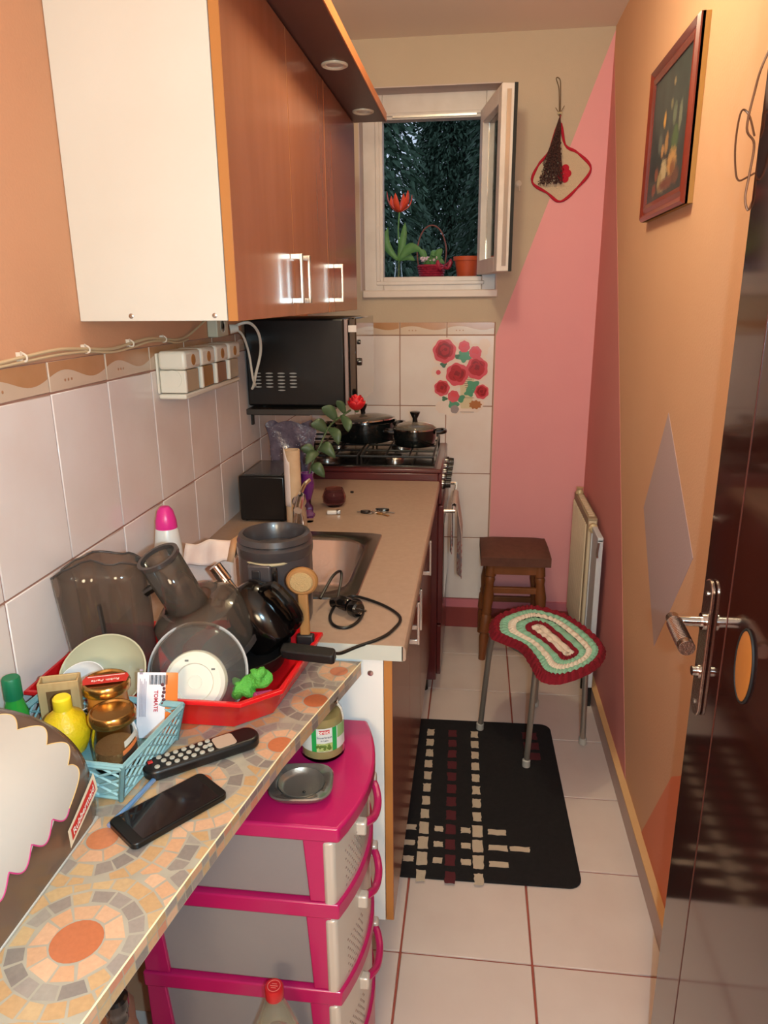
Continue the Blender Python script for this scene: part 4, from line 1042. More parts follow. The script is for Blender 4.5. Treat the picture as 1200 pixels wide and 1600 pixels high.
for P, z in loops: vs += [(x, y, z) for x, y in P]
for i in range(len(loops)-1):
    for k in range(n): l = (k+1) % n; fs.append((i*n+k, i*n+l, (i+1)*n+l, (i+1)*n+k))
fs.append((4, 3, 2, 1, 0)); m_ = len(loops)-1; fs.append(tuple(m_*n+k for k in range(n)))
fs = [f[::-1] for f in fs]
b.add(vs, fs); b.build('tray_body', m_red, t, True, bev=.004, smooth=60, seg=3)
for k in range(7): MB().box(.07+k*.04, .078+k*.04, 1.04, 1.19, BZ+.008, BZ+.0105).build('rib', m_red, t, True, bev=.001)
# rear lip resting over the worktop edge
MB().prism([(.06, 1.244), (.428, 1.244), (.402, 1.318), (.30, 1.325), (.06, 1.29)], WZ+.001, WZ+.006).build('rear_lip', m_red, t, True, bev=.003)
FZ = BZ+.0112
m_smoke = mat('smoked_plastic', 'b6aa9e', .06, trans=.92, ior=1.12, coat=.5)
m_smoke_d = mat('smoked_plastic_rim', '3c3634', .25, coat=.3)
# pulp container: two-lobed upright beaker leaning on the tiles
t = thing('pulp_container', 'tall smoky translucent two-lobed juicer container leaning by the left wall tiles', 'container', (.098, 1.118, FZ), (math.radians(-3), math.radians(-5), .22))
def lobes(k, kx=1):
    P = []
    for a in range(40):
        th = 2*PI*a/40; x = .082*math.cos(th); y = .038*math.sin(th); sg = 1 if x > 0 else -1
        y *= 1-.30*math.exp(-(x/.018)**2); P.append((x*k*kx, y*k))
    return P
def wall_top(x): return .224+.006*math.cos(x/.082*PI*1.9+.4)-(.030*max(0, abs(x+.0)/.082-.62)/.38)
b = MB(); n = 40; vs = []; zs = [0, .02, .06, .10, .14, .18, 1]
for q, z in enumerate(zs):
    for x, y in lobes(.86+.14*min(z, .2)/.2):
        vs.append((x, y, z if z < 1 else wall_top(x)))
fs = [(i*n+k, i*n+(k+1) % n, (i+1)*n+(k+1) % n, (i+1)*n+k) for i in range(len(zs)-1) for k in range(n)]+[tuple(range(n))[::-1]]
b.add(vs, fs); b.build('beaker', m_smoke, t, solid=.0028, smooth=50)
b = MB(); b.tube([Vector((x*1.0, y*1.0, wall_top(x))) for x, y in lobes(1.0)], .0020, 6, closed=True); b.build('beaker_rim', m_smoke_d, t)
b = MB(); b.tube([(.075, -.01, .155), (.10, -.012, .165), (.118, -.012, .15), (.110, -.01, .11), (.082, -.01, .08)], [.008, .010, .010, .009, .007], 10, smooth=6); b.build('beaker_handle', m_black, t)
b = MB(); b.box(-.002, .002, -.0385, -.026, .01, .15); b.build('divider', m_smoke_d, t)
# juicer lid with feed tube
t = thing('juicer_lid', 'smoky translucent juicer lid dome with a wide open feed tube pointing up', 'juicer lid', (.262, 1.175, FZ+.046), (math.radians(16), math.radians(-18), 0))
MB().shell([(.080, .0), (.084, .02), (.084, .05), (.078, .082), (.060, .098), (.040, .102)], 40).build('lid_dome', m_smoke, t, solid=.003)
MB().lathe([(.079, -.002), (.087, -.002), (.087, .008), (.080, .008)], 40).build('lid_flange', m_smoke_d, t)
MB().shell([(.036, .06), (.034, .12), (.0335, .205)], 32, (-.008, 0, 0)).build('feed_tube', m_smoke, t, solid=.003)
MB().lathe([(.031, .202), (.0375, .202), (.0375, .209), (.031, .209)], 32, (-.008, 0, 0)).build('tube_rim', m_smoke_d, t)
# bowls
def bowl(name, label, loc, r, h, rot, mo, mi=None):
    t = thing(name, label, 'bowl', loc, rot)
    MB().shell([(.0, 0), (r*.38, 0), (r*.42, .004), (r*.75, h*.4), (r*.95, h*.8), (r, h)], 40).build('bowl_outside', mo, t, smooth=60)
    MB().shell([(r, h), (r*.965, h*1.0), (r*.91, h*.8), (r*.70, h*.42), (r*.36, .008), (.0, .006)], 40).build('bowl_inside', mi or mo, t, smooth=60)
    MB().lathe([(r*.30, -.003), (r*.38, -.003), (r*.38, .001), (r*.30, .001)], 30).build('foot_ring', mo, t)
    return t
m_gb = mat('glaze_lime', 'a4b048', .25, coat=.4); m_gi = mat('glaze_sage', 'b8b498', .22, coat=.4); m_wh = mat('glaze_white', 'dcdcdc', .15, coat=.4)
bowl('bowl', 'lime green bowl with a sage inside tipped towards the camera in the red tray', (.124, 1.042, FZ+.026), .070, .055, (math.radians(38), math.radians(8), 0), m_gb, m_gi)
bowl('bowl', 'small white bowl lying inside the green bowl', (.106, 1.002, FZ+.032), .044, .032, (math.radians(38), math.radians(-6), 0), m_wh)
# glass lid standing on its rim with a white knob plate facing us
t = thing('strainer_lid', 'clear round plastic lid with a wide cream centre disc propped upright in the red tray', 'lid', (.270, 1.052, FZ+.052), (math.radians(68), 0, math.radians(8)))
m_clr = mat('clear_plastic', 'e8e8e6', .05, trans=.95, ior=1.2)
MB().shell([(.083, -.018), (.080, -.012), (.066, .004), (.050, .012), (.0, .014)], 48).build('clear_dome', m_clr, t, solid=.002)
MB().lathe([(.079, -.020), (.0855, -.020), (.0855, -.016), (.080, -.016)], 48).build('rim', mat('clear_rim', 'd8d8d8', .2, trans=.4), t)
m_cr = mat('lid_cream', 'dcdccc', .35, coat=.2)
pl_ = MB().lathe([(.0, .022), (.030, .022), (.032, .026), (.044, .027), (.050, .022), (.052, .012), (.052, .008), (0, .008)][::-1], 48, (.004, -.012, 0)).build('centre_disc', m_cr, t)
MB().lathe([(.012, .0225), (.012, .024), (.0105, .024), (.0105, .0225)], 30, (.004, -.012, 0)).build('centre_ring', m_cr, pl_)
b = MB()
for a in (.6, 1.9, 4.4): b.box(.004+.038*math.cos(a)-.003, .004+.038*math.cos(a)+.003, -.012+.038*math.sin(a)-.0015, -.012+.038*math.sin(a)+.0015, .0262, .0274)
b.build('slot', mat('slot_grey', '6a6a64', .6), pl_)
# sponge scrubbers
t = thing('scrubber', 'bright green plastic mesh scrubber between the clear lid and the tray rim', 'scrubber', (.352, 1.062, FZ))
def blob(b, loc, rx, ry, rz, seed, amp=.3):
    n0 = len(b.v); b.ball(loc, rx, ry, rz, 20, 14); L = Vector(loc)
    for i in range(n0, len(b.v)): d = b.v[i]-L; b.v[i] = L+d*(1+amp*noise.noise(d*70+Vector((seed, 0, 0))))
    return b
b = MB(); blob(b, (-.005, 0, .024), .024, .014, .017, 3, .7); blob(b, (.02, .008, .04), .020, .012, .016, 5, .7); b.build('mesh_ball', mat('scrub_green', '54a83c', .6, bump=1.0, bscale=300), t)
t = thing('sponge', 'small magenta sponge in the front right corner of the red tray', 'sponge', (.388, 1.052, FZ), (0, 0, .4))
MB().box(-.020, .016, -.014, .014, .0, .022).build('sponge_body', mat('sponge_pink', 'c03c78', .9, bump=1.0, bscale=500), t, bev=.006, seg=3)
# black frying pan upside down with its handle to the right
t = thing('frying_pan', 'black frying pan lying in the tray with its flat handle pointing right', 'pan', (.325, 1.165, FZ+.022), (math.radians(6), math.radians(-3), 0))
MB().lathe([(0, .0), (.062, 0), (.078, .030), (.081, .030), (.066, -.004), (0, -.004)], 44).build('pan_body', mat('pan_black', '141212', .4, coat=.2), t)
b = MB(); b.prism([(.070, -.012), (.085, -.015), (.165, -.014), (.170, -.010), (.170, .010), (.165, .014), (.085, .015), (.070, .012)], .020, .038); b.v = [Vector((p.x*1.0, p.y-.02*p.x/.1, p.z-.00*p.x)) for p in b.v]
b.build('pan_handle', mat('handle_black', '141212', .5, bump=.15, bscale=200), t, bev=.004, seg=3)
# dark glossy coffee pot tipped over the pan
t = thing('coffee_pot', 'glossy black jug with a chrome neck piece tipped to the left on the pan', 'jug', (.372, 1.215, FZ+.036), (math.radians(-2), math.radians(-36), 0))
m_gloss = mat('gloss_black', '070505', .16, coat=.15, spec=.4)
MB().lathe([(0, 0), (.040, 0), (.052, .010), (.058, .040), (.056, .075), (.046, .105), (.034, .122), (.026, .128), (0, .130)], 40).build('jug_body', m_gloss, t)
MB().lathe([(.009, .124), (.009, .150), (.0125, .152), (.0125, .186), (.010, .188), (0, .188)], 20, (-.012, 0, 0)).build('chrome_neck', m_chrome, t)
b = MB(); b.tube([(.045, -.020, .105), (.070, -.028, .098), (.078, -.030, .06), (.072, -.028, .025), (.052, -.020, .015)], [.007, .010, .011, .010, .007], 10, smooth=6); b.build('jug_handle', m_gloss, t)
b = MB(); b.add([(-.052, -.02, .088), (-.022, -.028, .126), (-.036, .012, .122), (-.06, .008, .092)], [(0, 1, 2, 3)]); b.build('foil_flap', m_chrome, t, solid=.001)
# wooden round-headed brush
t = thing('wooden_brush', 'round wooden dish brush with a flat handle standing head up beside the black jug', 'brush', (.424, 1.205, FZ+.010), (math.radians(-4), math.radians(-2), 0))
m_bw = mat('brush_wood', 'a87844', .55, var='8e5e30', scale=22, stretch=(1, 1, .2))
b = MB(); b.lathe([(0, -.007), (.025, -.007), (.0295, -.003), (.0295, .004), (.026, .008), (0, .009)], 32, (0, 0, .150), (0, -1, 0), sx=1, sy=.88); b.build('brush_head', m_bw, t)
MB().lathe([(0, 0), (.022, 0), (.020, .003), (0, .004)], 28, (0, -.009, .150), (0, -1, 0), sy=.85).build('bristle_pad', mat('bristle', 'b89868', .9, bump=1, bscale=500), t)
b = MB(); b.box(-.0095, .0095, -.005, .004, .045, .130); b.build('brush_handle', m_bw, t, bev=.003)
b = MB(); b.box(-.0165, .0165, -.008, .007, .0, .048); b.build('handle_grip', mat('grip_black', '1c1818', .45), t, bev=.004, seg=3)
# big grey bucket-shaped appliance
t = thing('multi_cooker_pot', 'large dark grey cylindrical appliance housing with latch and white tag beside the sink', 'appliance', (.334, 1.345, WZ))
m_gry = mat('housing_grey', '4c4444', .30, var='443c3c', scale=8, coat=.2)
MB().lathe([(0, 0), (.066, 0), (.070, .01), (.0735, .11), (.0735, .150), (.066, .152), (.066, .02), (0, .015)], 48).build('housing', m_gry, t)
MB().lathe([(0, .150), (.066, .150), (.0735, .146), (.0755, .150), (.0755, .166), (.070, .172), (.0745, .176), (.070, .186), (.062, .188), (.058, .178), (.055, .156), (0, .156)], 48).build('collar', mat('collar_grey', '3e3838', .3, coat=.2), t)
b = MB(); b.box(-.034, .012, -.082, -.068, .060, .145); b.build('latch_panel', m_gry, t, bev=.004, seg=3)
b = MB(); b.box(-.025, -.008, -.0845, -.081, .075, .135); b.build('latch_slot', mat('slot_dark', '2a2424', .4), t, bev=.002)
MB().box(-.024, -.009, -.0862, -.0845, .080, .106).build('white_tag', mat('tag_white', 'd8dcd0', .5), t, bev=.001)
b = MB(); b.tube([(.020, -.078, .06), (.021, -.086, .075), (.021, -.086, .125), (.018, -.078, .138)], .006, 8, smooth=5); b.build('latch_bar', m_black, t)
b = MB(); b.tube([(.06*math.cos(a), .06*math.sin(a), .150) for a in [(-2.3+q*.09) for q in range(18)]], .003, 6); b.v = [Vector((p.x, p.y*1.27, p.z-.006)) for p in b.v]; b.build('cream_seal', mat('seal_cream', 'b8a884', .5), t)
# cord and plug
t = thing('power_cord', 'black power cord with its plug looped on the worktop corner', 'cord', (.48, 1.38, WZ))
m_cord = mat('cord_black', '121010', .4)
b = MB(); z = WZ+.0035
b.tube([(.41, 1.40, z+.02), (.425, 1.47, z+.045), (.438, 1.50, z+.04), (.440, 1.43, z+.006), (.438, 1.36, z), (.455, 1.315, z), (.482, 1.308, z), (.500, 1.34, z), (.503, 1.39, z+.003), (.485, 1.435, z+.005), (.455, 1.44, z+.004), (.475, 1.462, z+.002), (.54, 1.425, z), (.583, 1.365, z), (.572, 1.30, z), (.550, 1.262, z), (.515, 1.236, z-.004), (.490, 1.205, z-.003), (.480, 1.19, z+.004)], .0032, 8, smooth=6)
b.build('cable', m_cord, t, True)
b = MB(); b.tube([(.435, 1.405, z+.010), (.455, 1.395, z+.016), (.475, 1.38, z+.016)], [.011, .015, .013], 12, smooth=4); b.build('plug_body', m_black, t, True)
b = MB(); b.lathe([(.013, 0), (.017, .008), (.017, .022), (.014, .026), (0, .026)], 20, (.478, 1.378, z+.014), (.8, -.6, 0)); b.build('plug_face', m_black, t, True)
for s in (-1, 1): MB().cyl((.498+s*.005, 1.362+s*.006, z+.014), (.510+s*.005, 1.352+s*.006, z+.014), .0022, seg=8).build('pin', m_chrome, t, True)
# tissue packet, cleaner bottle
t = thing('tissue_packet', 'crumpled white and pink paper packet behind the juicer lid', 'packet', (.165, 1.42, WZ), (0, 0, .1))
def tp(u, v): 
    x = (u-.5)*.105; z = .085+.040*v+.012*u+.004*math.sin(u*9+v*3); y = -.02+.035*v+.003*math.sin(u*17)
    return Vector((x, y, z))
b = MB(); b.grid(tp, 14, 8); b.build('packet_front', mat('paper_white', 'e4d4c8', .7, var='d8b8ac', scale=20), t, solid=.004)
b = MB(); b.box(-.05, .05, 0, .035, 0, .092); b.build('packet_body', MC['paper_white'], t, bev=.006)
b = MB(); b.add([tp(.92, 0)+Vector((0, -.004, 0)), tp(1.06, 0)+Vector((0, -.004, 0)), tp(1.1, 1.1)+Vector((0, -.004, 0)), tp(.95, 1.05)+Vector((0, -.004, 0))], [(0, 1, 2, 3)]); b.build('packet_flap', mat('paper_tan', 'b88c68', .7), t, solid=.001)
t = thing('cleaner_bottle', 'white cleaner bottle with a hot pink cap standing by the wall tiles', 'bottle', (.058, 1.46, WZ))
MB().lathe([(0, 0), (.028, 0), (.030, .01), (.030, .105), (.024, .150), (.019, .160)], 28).build('bottle_body', mat('bottle_white', 'dcdcd8', .3), t)
MB().lathe([(.0215, .135), (.024, .142), (.0225, .168), (.017, .190), (.010, .199), (0, .201)], 28).build('cap', mat('cap_pink', 'e0328c', .3), t)
# ================================================================== THINGS ON THE WORKTOP
t = thing('radio_box', 'black box-shaped appliance against the tiled wall under the microwave', 'appliance', (.112, 2.02, WZ))
b = MB(); b.box(.045, .182, 2.0, 2.22, WZ+.004, .998); b.build('box_body', m_mw, t, True, bev=.005)
b = MB(); b.box(.058, .170, 2.015, 2.2, .998, 1.0005); b.build('box_top', mat('top_sheen', '3a3636', .2, coat=.4), t, True)
for x in (.06, .165): MB().cyl((x, 2.02, WZ), (x, 2.02, WZ+.005), .008, seg=8).build('foot', m_knob, t, True)
t = thing('cardboard_tube', 'upright cardboard paper roll tube with a torn white remnant behind the grey appliance', 'paper roll', (.212, 1.985, WZ))
MB().lathe([(.019, 0), (.0225, 0), (.0225, .222), (.019, .222)], 28).build('tube', mat('cardboard', 'c8a888', .8, var='bc9a78', scale=30), t)
b = MB(); b.grid(lambda u, v: Vector((.0235*math.cos(2.2+u*2.4), .0235*math.sin(2.2+u*2.4), .06+v*(.15-.02*math.sin(u*8)))), 14, 10); b.build('torn_paper', mat('paper_soft', 'd8c4bc', .8), t, solid=.0012)
t = thing('foil_bag', 'crumpled dark cellophane bag with silver dots standing behind the cardboard tube', 'bag', (.12, 2.34, WZ))
def bag(u, v):
    a = u*2*PI; w = (.052+.030*v+.006*math.sin(a*5+v*4)); d = .018*(1-v*.4)
    top = .235+.012*math.sin(a*3); z = v*top
    return Vector((w*math.cos(a)+.006*math.sin(v*9+a*2), d*math.sin(a)*(1+.4*math.sin(a*4+v*7)), z+.001))
b = MB(); b.grid(bag, 48, 18); b.build('bag_body', mat('cellophane_dark', '3c3444', .25, var='7a6a78', scale=26, amt=.5, bump=1.0, bscale=60, coat=.5), t, smooth=80)
b = MB(); rr = random.Random(4)
for q in range(90): u, v = rr.uniform(.5, 1), rr.uniform(.1, .98); p = bag(u, v); b.ball(p+Vector((0, -.0015, 0)), .0017, seg=5, rings=3)
o = b.build('silver_dots', mat('dot_silver', 'c8c8d0', .3, .5), t); o['kind'] = 'stuff'
# rose in a purple vase
t = thing('rose_vase', 'single red rose with drooping leaves in a slim purple vase on the worktop', 'rose', (.232, 2.075, WZ))
MB().lathe([(0, 0), (.020, 0), (.021, .006), (.010, .02), (.009, .05), (.017, .075), (.022, .10), (.018, .125), (.021, .135), (.018, .135), (.014, .12), (0, .1)], 28).build('vase', mat('glass_purple', '7c2c80', .1, trans=.4, coat=.5), t)
st = [(0, 0, .10), (.010, .02, .15), (.030, .04, .20), (.062, .05, .265), (.105, .05, .30), (.128, .05, .315)]
m_st = mat('rose_stem', '4c5a34', .5); MB().tube(st, .0030, 8, smooth=5).build('stem', m_st, t)
m_rl = mat('rose_leaf', '4c5e3e', .45, var='3c4c32', scale=30)
for p0_, p1_, bu, wd in (((.012, .02, .155), (.052, .01, .118), (0, -.01, .012), .017), ((.02, .03, .18), (-.02, .02, .205), (0, 0, .01), .016), ((.03, .04, .20), (.085, .02, .175), (0, -.01, .02), .018), ((.055, .05, .25), (.01, .03, .275), (0, 0, .012), .018), ((.06, .05, .26), (.095, .02, .215), (.01, -.01, .01), .015), ((.085, .05, .285), (.045, .03, .325), (0, 0, .01), .017), ((.1, .05, .30), (.125, .02, .255), (.01, -.01, 0), .014), ((.03, .035, .19), (.0, -.01, .16), (0, 0, .012), .015), ((.11, .05, .305), (.09, .03, .345), (0, 0, .006), .012)):
    leafmesh(MB(), p0_, p1_, bu, wd, (0, -1, .3)).build('leaf', m_rl, t, solid=.0008)
m_rose = mat('rose_red', 'c81420', .5, var='a80e18', scale=40)
fc = Vector((.146, .048, .328))
for ring, (n_, rr_, hh_) in enumerate(((3, .009, .030), (4, .015, .029), (5, .021, .025), (6, .026, .019))):
    for k in range(n_):
        a = 2*PI*(k+ring*.37)/n_
        b = MB(); b.grid(lambda u, v: fc+Vector(((rr_*(.35+.65*math.sin(v*PI*.62)))*math.cos(a+(u-.5)*6.6/n_), (rr_*(.35+.65*math.sin(v*PI*.62)))*math.sin(a+(u-.5)*6.6/n_), -.012+hh_*v*1.5*(1-.22*(2*u-1)**2))), 6, 6)
        b.build('petal', m_rose, t, solid=.0008, smooth=80)
MB().ball(fc+Vector((0, 0, -.012)), .008, seg=10, rings=6).build('sepal', m_st, t)
t = thing('candle_glass', 'round dark pink glass candle jar on the worktop beside the rose vase', 'candle', (.288, 2.20, WZ))
MB().lathe([(0, 0), (.024, 0), (.036, .014), (.038, .030), (.030, .052), (.028, .056), (.026, .052), (.034, .030), (.032, .016), (0, .006)], 36).build('glass_bowl', mat('glass_smoky_rose', 'b88888', .05, trans=.95, ior=1.12), t)
MB().lathe([(0, .007), (.028, .012), (.033, .026), (.030, .034), (0, .034)], 28).build('wax', mat('wax_rose', '7c4448', .5), t)
t = thing('small_bottle', 'small empty glass spice bottle lying left of the cardboard tube', 'bottle', (.245, 2.02, WZ))
MB().lathe([(0, 0), (.014, 0), (.015, .004), (.015, .045), (.008, .056), (.008, .066), (0, .066)], 20, (0, 0, 0)).build('bottle_glass', m_gls, t)
tag(t, 'small clear glass bottle standing between the cardboard tube and the rose vase')
t = thing('lighter', 'small white lighter lying in front of the candle glass', 'lighter', (.300, 2.10, WZ), (0, 0, .2))
MB().box(-.016, .014, -.007, .007, .0005, .012).build('lighter_body', mat('lighter_white', 'dcd4cc', .35), t, bev=.003)
MB().box(.014, .026, -.006, .006, .001, .013).build('lighter_head', m_steel, t, bev=.002)
t = thing('key_bunch', 'bunch of keys with a dark fob lying on the beige worktop', 'keys', (.43, 2.13, WZ))
b = MB(); b.tube([(.014*math.cos(a*.5), .014*math.sin(a*.5), .004) for a in range(12)], .0012, 6, closed=True); b.build('key_ring', m_chrome, t)
def key(m, a, x, y):
    b = MB(); b.at((x, y, .002), (0, 0, a)); b.prism([(.014*math.cos(q/12*2*PI), .010*math.sin(q/12*2*PI)) for q in range(12)], 0, .0022); b.box(.012, .040, -.003, .003, 0, .0018)
    for q in range(4): b.box(.020+q*.005, .0225+q*.005, .003, .005, 0, .0018)
    return b.build('key', m, t, bev=.0004)
key(mat('key_brass', 'c09050', .3, .9), -.7, .014, -.014); key(m_steel, -.2, .02, .002); key(m_steel, 2.9, -.018, -.01)
MB().prism([(-.030+.016*math.cos(q/14*2*PI), -.012+.009*math.sin(q/14*2*PI)) for q in range(14)], .001, .010).build('fob', m_black, t, bev=.002)
MB().prism([(.018+.022*math.cos(q/14*2*PI), .018+.008*math.sin(q/14*2*PI)) for q in range(14)], .001, .009).build('fob', m_black, t, bev=.002)
t = thing('bottle_cap', 'tiny dark bottle cap near the far end of the worktop', 'cap', (.318, 2.36, WZ))
MB().lathe([(0, 0), (.006, 0), (.006, .005), (0, .006)], 14).build('cap_body', m_knob, t)

# ================================================================== WALL THINGS
m_ws = mat('spice_rack_white', 'e4dccc', .35)
t = thing('spice_rack', 'white wall-mounted spice holder with four drawers under the cream cabinet side', 'spice rack', (.05, 1.66, 1.27))
SY, N_ = 1.595, 4; x1_ = .078
MB().box(.0065, .012, SY, SY+.40, 1.285, 1.375).build('back_plate', m_ws, t, True, bev=.002)
MB().box(.0065, x1_-.006, SY+.004, SY+.396, 1.272, 1.284).build('bottom_tray', m_ws, t, True, bev=.004)
for k in range(N_):
    y0 = SY+k*.100+(.004 if k else 0); y1 = SY+(k+1)*.100-.004
    bx_ = MB().box(.013, x1_, y0, y1, 1.338, 1.380).build('spice_lid', m_ws, t, True, bev=.008, seg=3)
    MB().lathe([(.0125, 0), (.0125, .0012), (0, .0016)], 20, (x1_-.0004, (y0+y1)/2, 1.358), (1, 0, 0), sx=1).build('picture_dot', mat('dot_tan', 'b07a40', .5), bx_, True)
    MB().box(.013, x1_-.003, y0+.003, y0+.014, 1.286, 1.337).build('drawer_side', m_ws, t, True, bev=.003)
    MB().box(.016, x1_-.008, y0+.014, y1, 1.286, 1.336).build('spice_jar', mat('spice_clear_%d' % (k % 3), ('c0a888', 'a8783c', 'a07048')[k % 3], .2, coat=.3), t, True, bev=.002)
MB().lathe([(.020, 0), (.020, .002), (.010, .003), (0, .003)], 20, (.045, SY+.0028, 1.318), (0, -1, 0)).build('end_boss', m_ws, t, True)
t = thing('wall_cable', 'thin cream cable clipped along the wall above the border tiles', 'cable', (.006, 1.5, 1.404))
m_cab = mat('cable_cream', 'd8bc94', .5); pts = []
ks = [.30, .50, .70, .88, 1.108, 1.306, 1.487, 1.656, 1.80]
for i, y in enumerate(ks):
    pts.append((.007, y, 1.404))
    if i < len(ks)-1: pts.append((.008, (y+ks[i+1])/2, 1.404+(-.006 if i % 2 else .005)))
pts += [(.012, 1.87, 1.425), (.015, 1.93, 1.444)]
MB().tube(pts, .0030, 8, smooth=5).build('cable_run', m_cab, t, True)
MB().tube([(x, y, z-.007+.002*math.sin(y*20)) for x, y, z in pts[:-2]], .0025, 8, smooth=5).build('cable_run', m_cab, t, True)
for y in ks[:-1]:
    b = MB(); b.box(.0005, .008, y-.010, y-.004, 1.398, 1.412); b.tube([(.004, y-.004, 1.397), (.011, y, 1.398), (.012, y, 1.406), (.004, y-.003, 1.412)], .0018, 6, smooth=3); b.build('cable_clip', mat('clip_white', 'e0d0bc', .4), t, True)
t = thing('wall_socket', 'cream socket box on the wall under the cabinet beside the microwave', 'socket', (.01, 2.02, 1.41))
MB().box(.001, .030, 1.955, 2.045, 1.392, 1.448).build('socket_box', mat('socket_cream', 'd8ccb0', .4), t, True, bev=.003)
MB().lathe([(.018, 0), (.018, .001), (.014, -.001), (0, -.001)], 20, (.030, 2.0, 1.42), (1, 0, 0)).build('socket_face', m_ws, t, True)
t = thing('plug_cord', 'white appliance cord hanging in a loop from the socket in front of the microwave', 'cord', (.05, 2.1, 1.4))
b = MB(); b.tube([(.032, 2.06, 1.405), (.045, 2.08, 1.420), (.075, 2.10, 1.425), (.088, 2.14, 1.395), (.080, 2.18, 1.34), (.055, 2.20, 1.27), (.038, 2.225, 1.232), (.030, 2.235, 1.222)], .0042, 8, smooth=6); b.tube([(.035, 2.06, 1.41), (.050, 2.10, 1.395), (.052, 2.15, 1.34), (.048, 2.19, 1.26), (.046, 2.22, 1.235)], .0035, 8, smooth=6)
b.build('cord_loop', m_ws, t, True)
b = MB(); b.cyl((.030, 2.055, 1.41), (.052, 2.065, 1.412), .014, .010, 14); b.build('plug', m_ws, t, True)
# rose sticker on the back tiles
t = thing('rose_sticker', 'glossy wall sticker of red roses around a cream vase on the back tiles', 'sticker', (.665, YB-.0065, 1.16))
SYP = YB-.0066
NB = [0]
def sx_(u): return .549+(u-680)/85*.232
def sz_(v): return 1.322-(v-530)/118*.318
def disc2(b, cx, cz, r, y, wob, k, ph, n=40, sq=1):
    P = [(cx+r*(1+wob*math.sin(k*2*PI*q/n+ph))*math.cos(2*PI*q/n), cz+sq*r*(1+wob*math.sin(k*2*PI*q/n+ph))*math.sin(2*PI*q/n)) for q in range(n)]
    NB[0] += 1; y += .000015*(NB[0] % 24)
    base = [(x, SYP-y, z) for x, z in P]+[(x, SYP-y+.0002, z) for x, z in P]
    b.add(base, [tuple(range(n)), tuple(range(n, 2*n))[::-1]]+[(i, n+i, n+(i+1) % n, (i+1) % n) for i in range(n)])
m_sw = mat('sticker_white', 'ecd8cc', .15, coat=.3); m_s1 = mat('petal_dark', '8c0f1a', .2, coat=.3); m_s2 = mat('petal_red', 'b41e28', .2, coat=.3); m_s3 = mat('petal_pink', 'd8505e', .2, coat=.3); m_sg = mat('sticker_green', '4c9470', .25, coat=.3); m_sgd = mat('sticker_green_dark', '3c6c4c', .25)
# zoom-crop coordinates (1200 px = 130 px of picture)
Z = lambda p: (sx_(660+p[0]*130/1200), sz_(510+p[1]*130/1200))
b = MB()
for p, r in (((330, 360), 205), ((610, 290), 110), ((760, 370), 120), ((500, 690), 200), ((790, 600), 190), ((290, 890), 140), ((460, 1010), 110), ((860, 940), 125), ((220, 660), 90), ((430, 1150), 150), ((640, 1120), 150), ((290, 1170), 90), ((780, 1120), 120), ((890, 260), 80), ((600, 450), 120), ((700, 900), 150), ((880, 360), 60)):
    x, z = Z(p); disc2(b, x, z, r*130/1200*.00273, .0003, .06, 9, p[0])
b.build('sticker_backing', m_sw, t, True, smooth=0)
x, z = Z((640, 1000)); b = MB(); P = [(-.030, .075), (.034, .075), (.028, .02), (.030, -.045), (.022, -.055), (-.020, -.055), (-.026, -.03), (-.024, .02)]
P = [(x+a, z+c) for a, c in P]; n = len(P); b.add([(a, SYP-.0006, c) for a, c in P]+[(a, SYP-.0004, c) for a, c in P], [tuple(range(n))[::-1]]+[(i, (i+1) % n, n+(i+1) % n, n+i) for i in range(n)]); b.build('printed_vase', mat('sticker_vase', 'd8c8a4', .2, coat=.3), t, True, smooth=0)
b = MB()
for k in range(7): x0s, z0s = Z((500+k*20 if k > 2 else 640-k*10, 910-k*30)); x1s, z1s = Z((720, 905-k*30)); b.box(x0s, x1s, SYP-.0009, SYP-.0006, z0s-.0012, z0s+.0008)
for k in (1030, 1240): x0s, z0s = Z((560, k)); x1s, _ = Z((760, k)); b.box(x0s, x1s, SYP-.0009, SYP-.0006, z0s-.0009, z0s+.0006)
b.build('vase_stripes', mat('stripe_dark', '4a3438', .3), t, True, smooth=0)
for p, r, kk in (((600, 430), 95, 5), ((500, 430), 40, 3), ((310, 550), 45, 3), ((330, 1045), 40, 3), ((560, 1040), 65, 3), ((740, 850), 90, 4), ((690, 950), 70, 4), ((460, 1120), 75, 3)):
    b = MB(); x, z = Z(p); disc2(b, x, z, r*130/1200*.00273, .0012, .22, kk, p[0]*.1, sq=.8); b.build('printed_leaf', m_sg if r > 60 else m_sgd, t, True, smooth=0)
b = MB(); x, z = Z((480, 1200)); disc2(b, x, z, .018, .0012, .05, 5, 1); b.build('printed_bowl', mat('sticker_grey', '9c8c8c', .25), t, True, smooth=0)
b = MB(); x, z = Z((780, 1130)); disc2(b, x, z, .026, .0012, .12, 9, 1, sq=.7); b.build('printed_bow', mat('sticker_gold', 'b06c38', .25), t, True, smooth=0)
